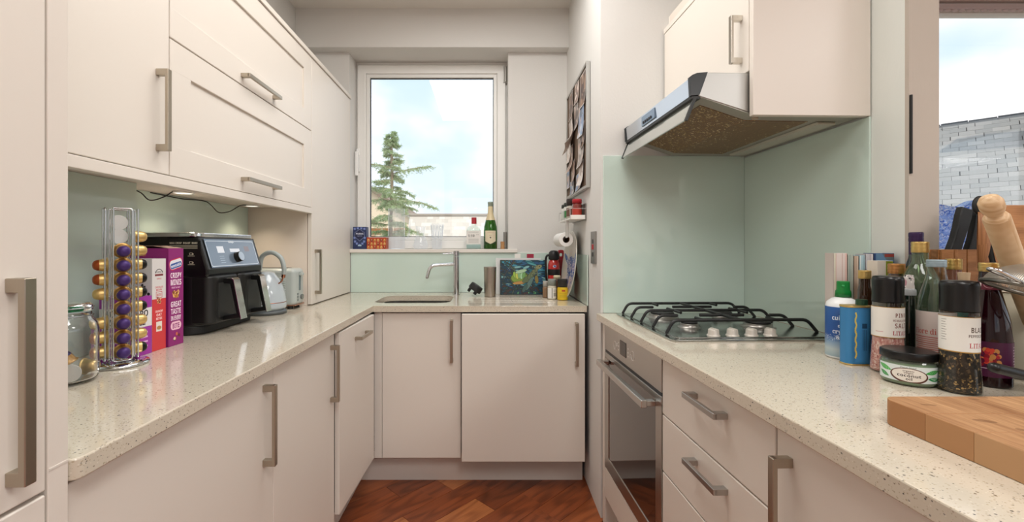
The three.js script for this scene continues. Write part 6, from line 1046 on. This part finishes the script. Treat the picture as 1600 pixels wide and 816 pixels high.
    part('ridge', [rod(new THREE.Vector3(-2.65, 2.27, -14.6), new THREE.Vector3(2.75, 2.27, -14.6), 0.06, 10)], std('#a39a90', 0.9), t);
  }
  { // the slate roof seen from the next room
    const t = T('slate_roof_house', 'neighbouring house with a long grey slate roof outside the next room', 'house', [11.6, -6, 10]);
    const dirR = new THREE.Vector3(0.685, 0, 0.728).normalize(), nrm = new THREE.Vector3(-0.728, 0, 0.685).normalize(), pitch = 0.72, down = nrm.clone().multiplyScalar(Math.cos(pitch)).add(new THREE.Vector3(0, -Math.sin(pitch), 0)), up = new THREE.Vector3().crossVectors(dirR, down).normalize(); if (up.y < 0) up.negate();
    const ridge = P(11.58, 4.13, 10), basis = new THREE.Matrix4().makeBasis(dirR, up, new THREE.Vector3().crossVectors(dirR, up)), downSign = new THREE.Vector3().crossVectors(dirR, up).dot(down) > 0 ? 1 : -1;
    const local = (g) => g.clone().applyMatrix4(basis).translate(ridge.x, ridge.y, ridge.z);
    const slateTones = ['#9c9c99', '#a4a3a0', '#979896', '#abaaa6'].map((c) => std(c, 0.75));
    part('roof_deck', [local(new THREE.BoxGeometry(16, 0.1, 7).translate(0, -0.06, downSign * 3.5))], std('#34383b', 0.9), t);
    part('far_slope', [local(new THREE.BoxGeometry(16, 0.1, 0.1).translate(0, -0.05, 0))], std('#6c7072', 0.9), t);
    const ex = 0.162, wd = 0.26, rows = 26, cols = 11, all = [], geos = [0, 1, 2, 3].map((k) => { reseed(70 + k); return new THREE.BoxGeometry(wd - 0.006, 0.014, ex - 0.012).rotateX(downSign * 0.03); });
    reseed(71);
    for (let r = 0; r < rows + 14; r++) for (let c = -14; c < 20; c++) {
      const px = c * wd * 1.0 + (r % 2) * wd / 2 + rr(-0.006, 0.006), pz = downSign * (r * ex + ex / 2 + 0.05), inner = r < rows && c >= -2 && c < -2 + cols, tone = Math.floor(rnd() * 4), lift = rr(-0.002, 0.004);
      if (inner) { const m = part('slate', [local(geos[tone].clone().translate(px, 0.0 + lift, pz))], slateTones[tone], t); } else all.push(local(geos[tone].clone().translate(px, lift, pz)));
    }
    part('more_slates', all, slateTones[0], t).userData.kind = 'stuff';
    for (let c = -9; c < 10; c++) part('ridge_tile', [local(new THREE.CylinderGeometry(0.13, 0.13, 0.44, 12, 1, false, 0, Math.PI).rotateZ(Math.PI / 2).rotateX(Math.PI).translate(c * 0.452, 0.0 + (c % 2 ? 0.012 : 0), downSign * 0.02))], std('#7c868e', 0.8), t);
    part('chimney', [new THREE.BoxGeometry(0.42, 2.4, 0.42).rotateY(0.82).translate(...ridge.clone().addScaledVector(dirR, 0.78).addScaledVector(down, 1.0).toArray())], std('#7d6e66', 0.9), t);
    part('wall', [local(new THREE.BoxGeometry(16, 6, 0.3).applyMatrix4(basis.clone().invert().multiply(new THREE.Matrix4().makeBasis(dirR, new THREE.Vector3(0, 1, 0), new THREE.Vector3().crossVectors(dirR, new THREE.Vector3(0, 1, 0)))))).translate(...down.clone().multiplyScalar(6.6).add(new THREE.Vector3(0, -3.1, 0)).toArray())], std('#c9bfae', 0.9), t);
  }
}

scene.traverse((o) => { if (o.isMesh) { o.castShadow = true; o.receiveShadow = true; } if (o.isLight && o.shadow) o.castShadow = true; });
renderer.render(scene, camera);
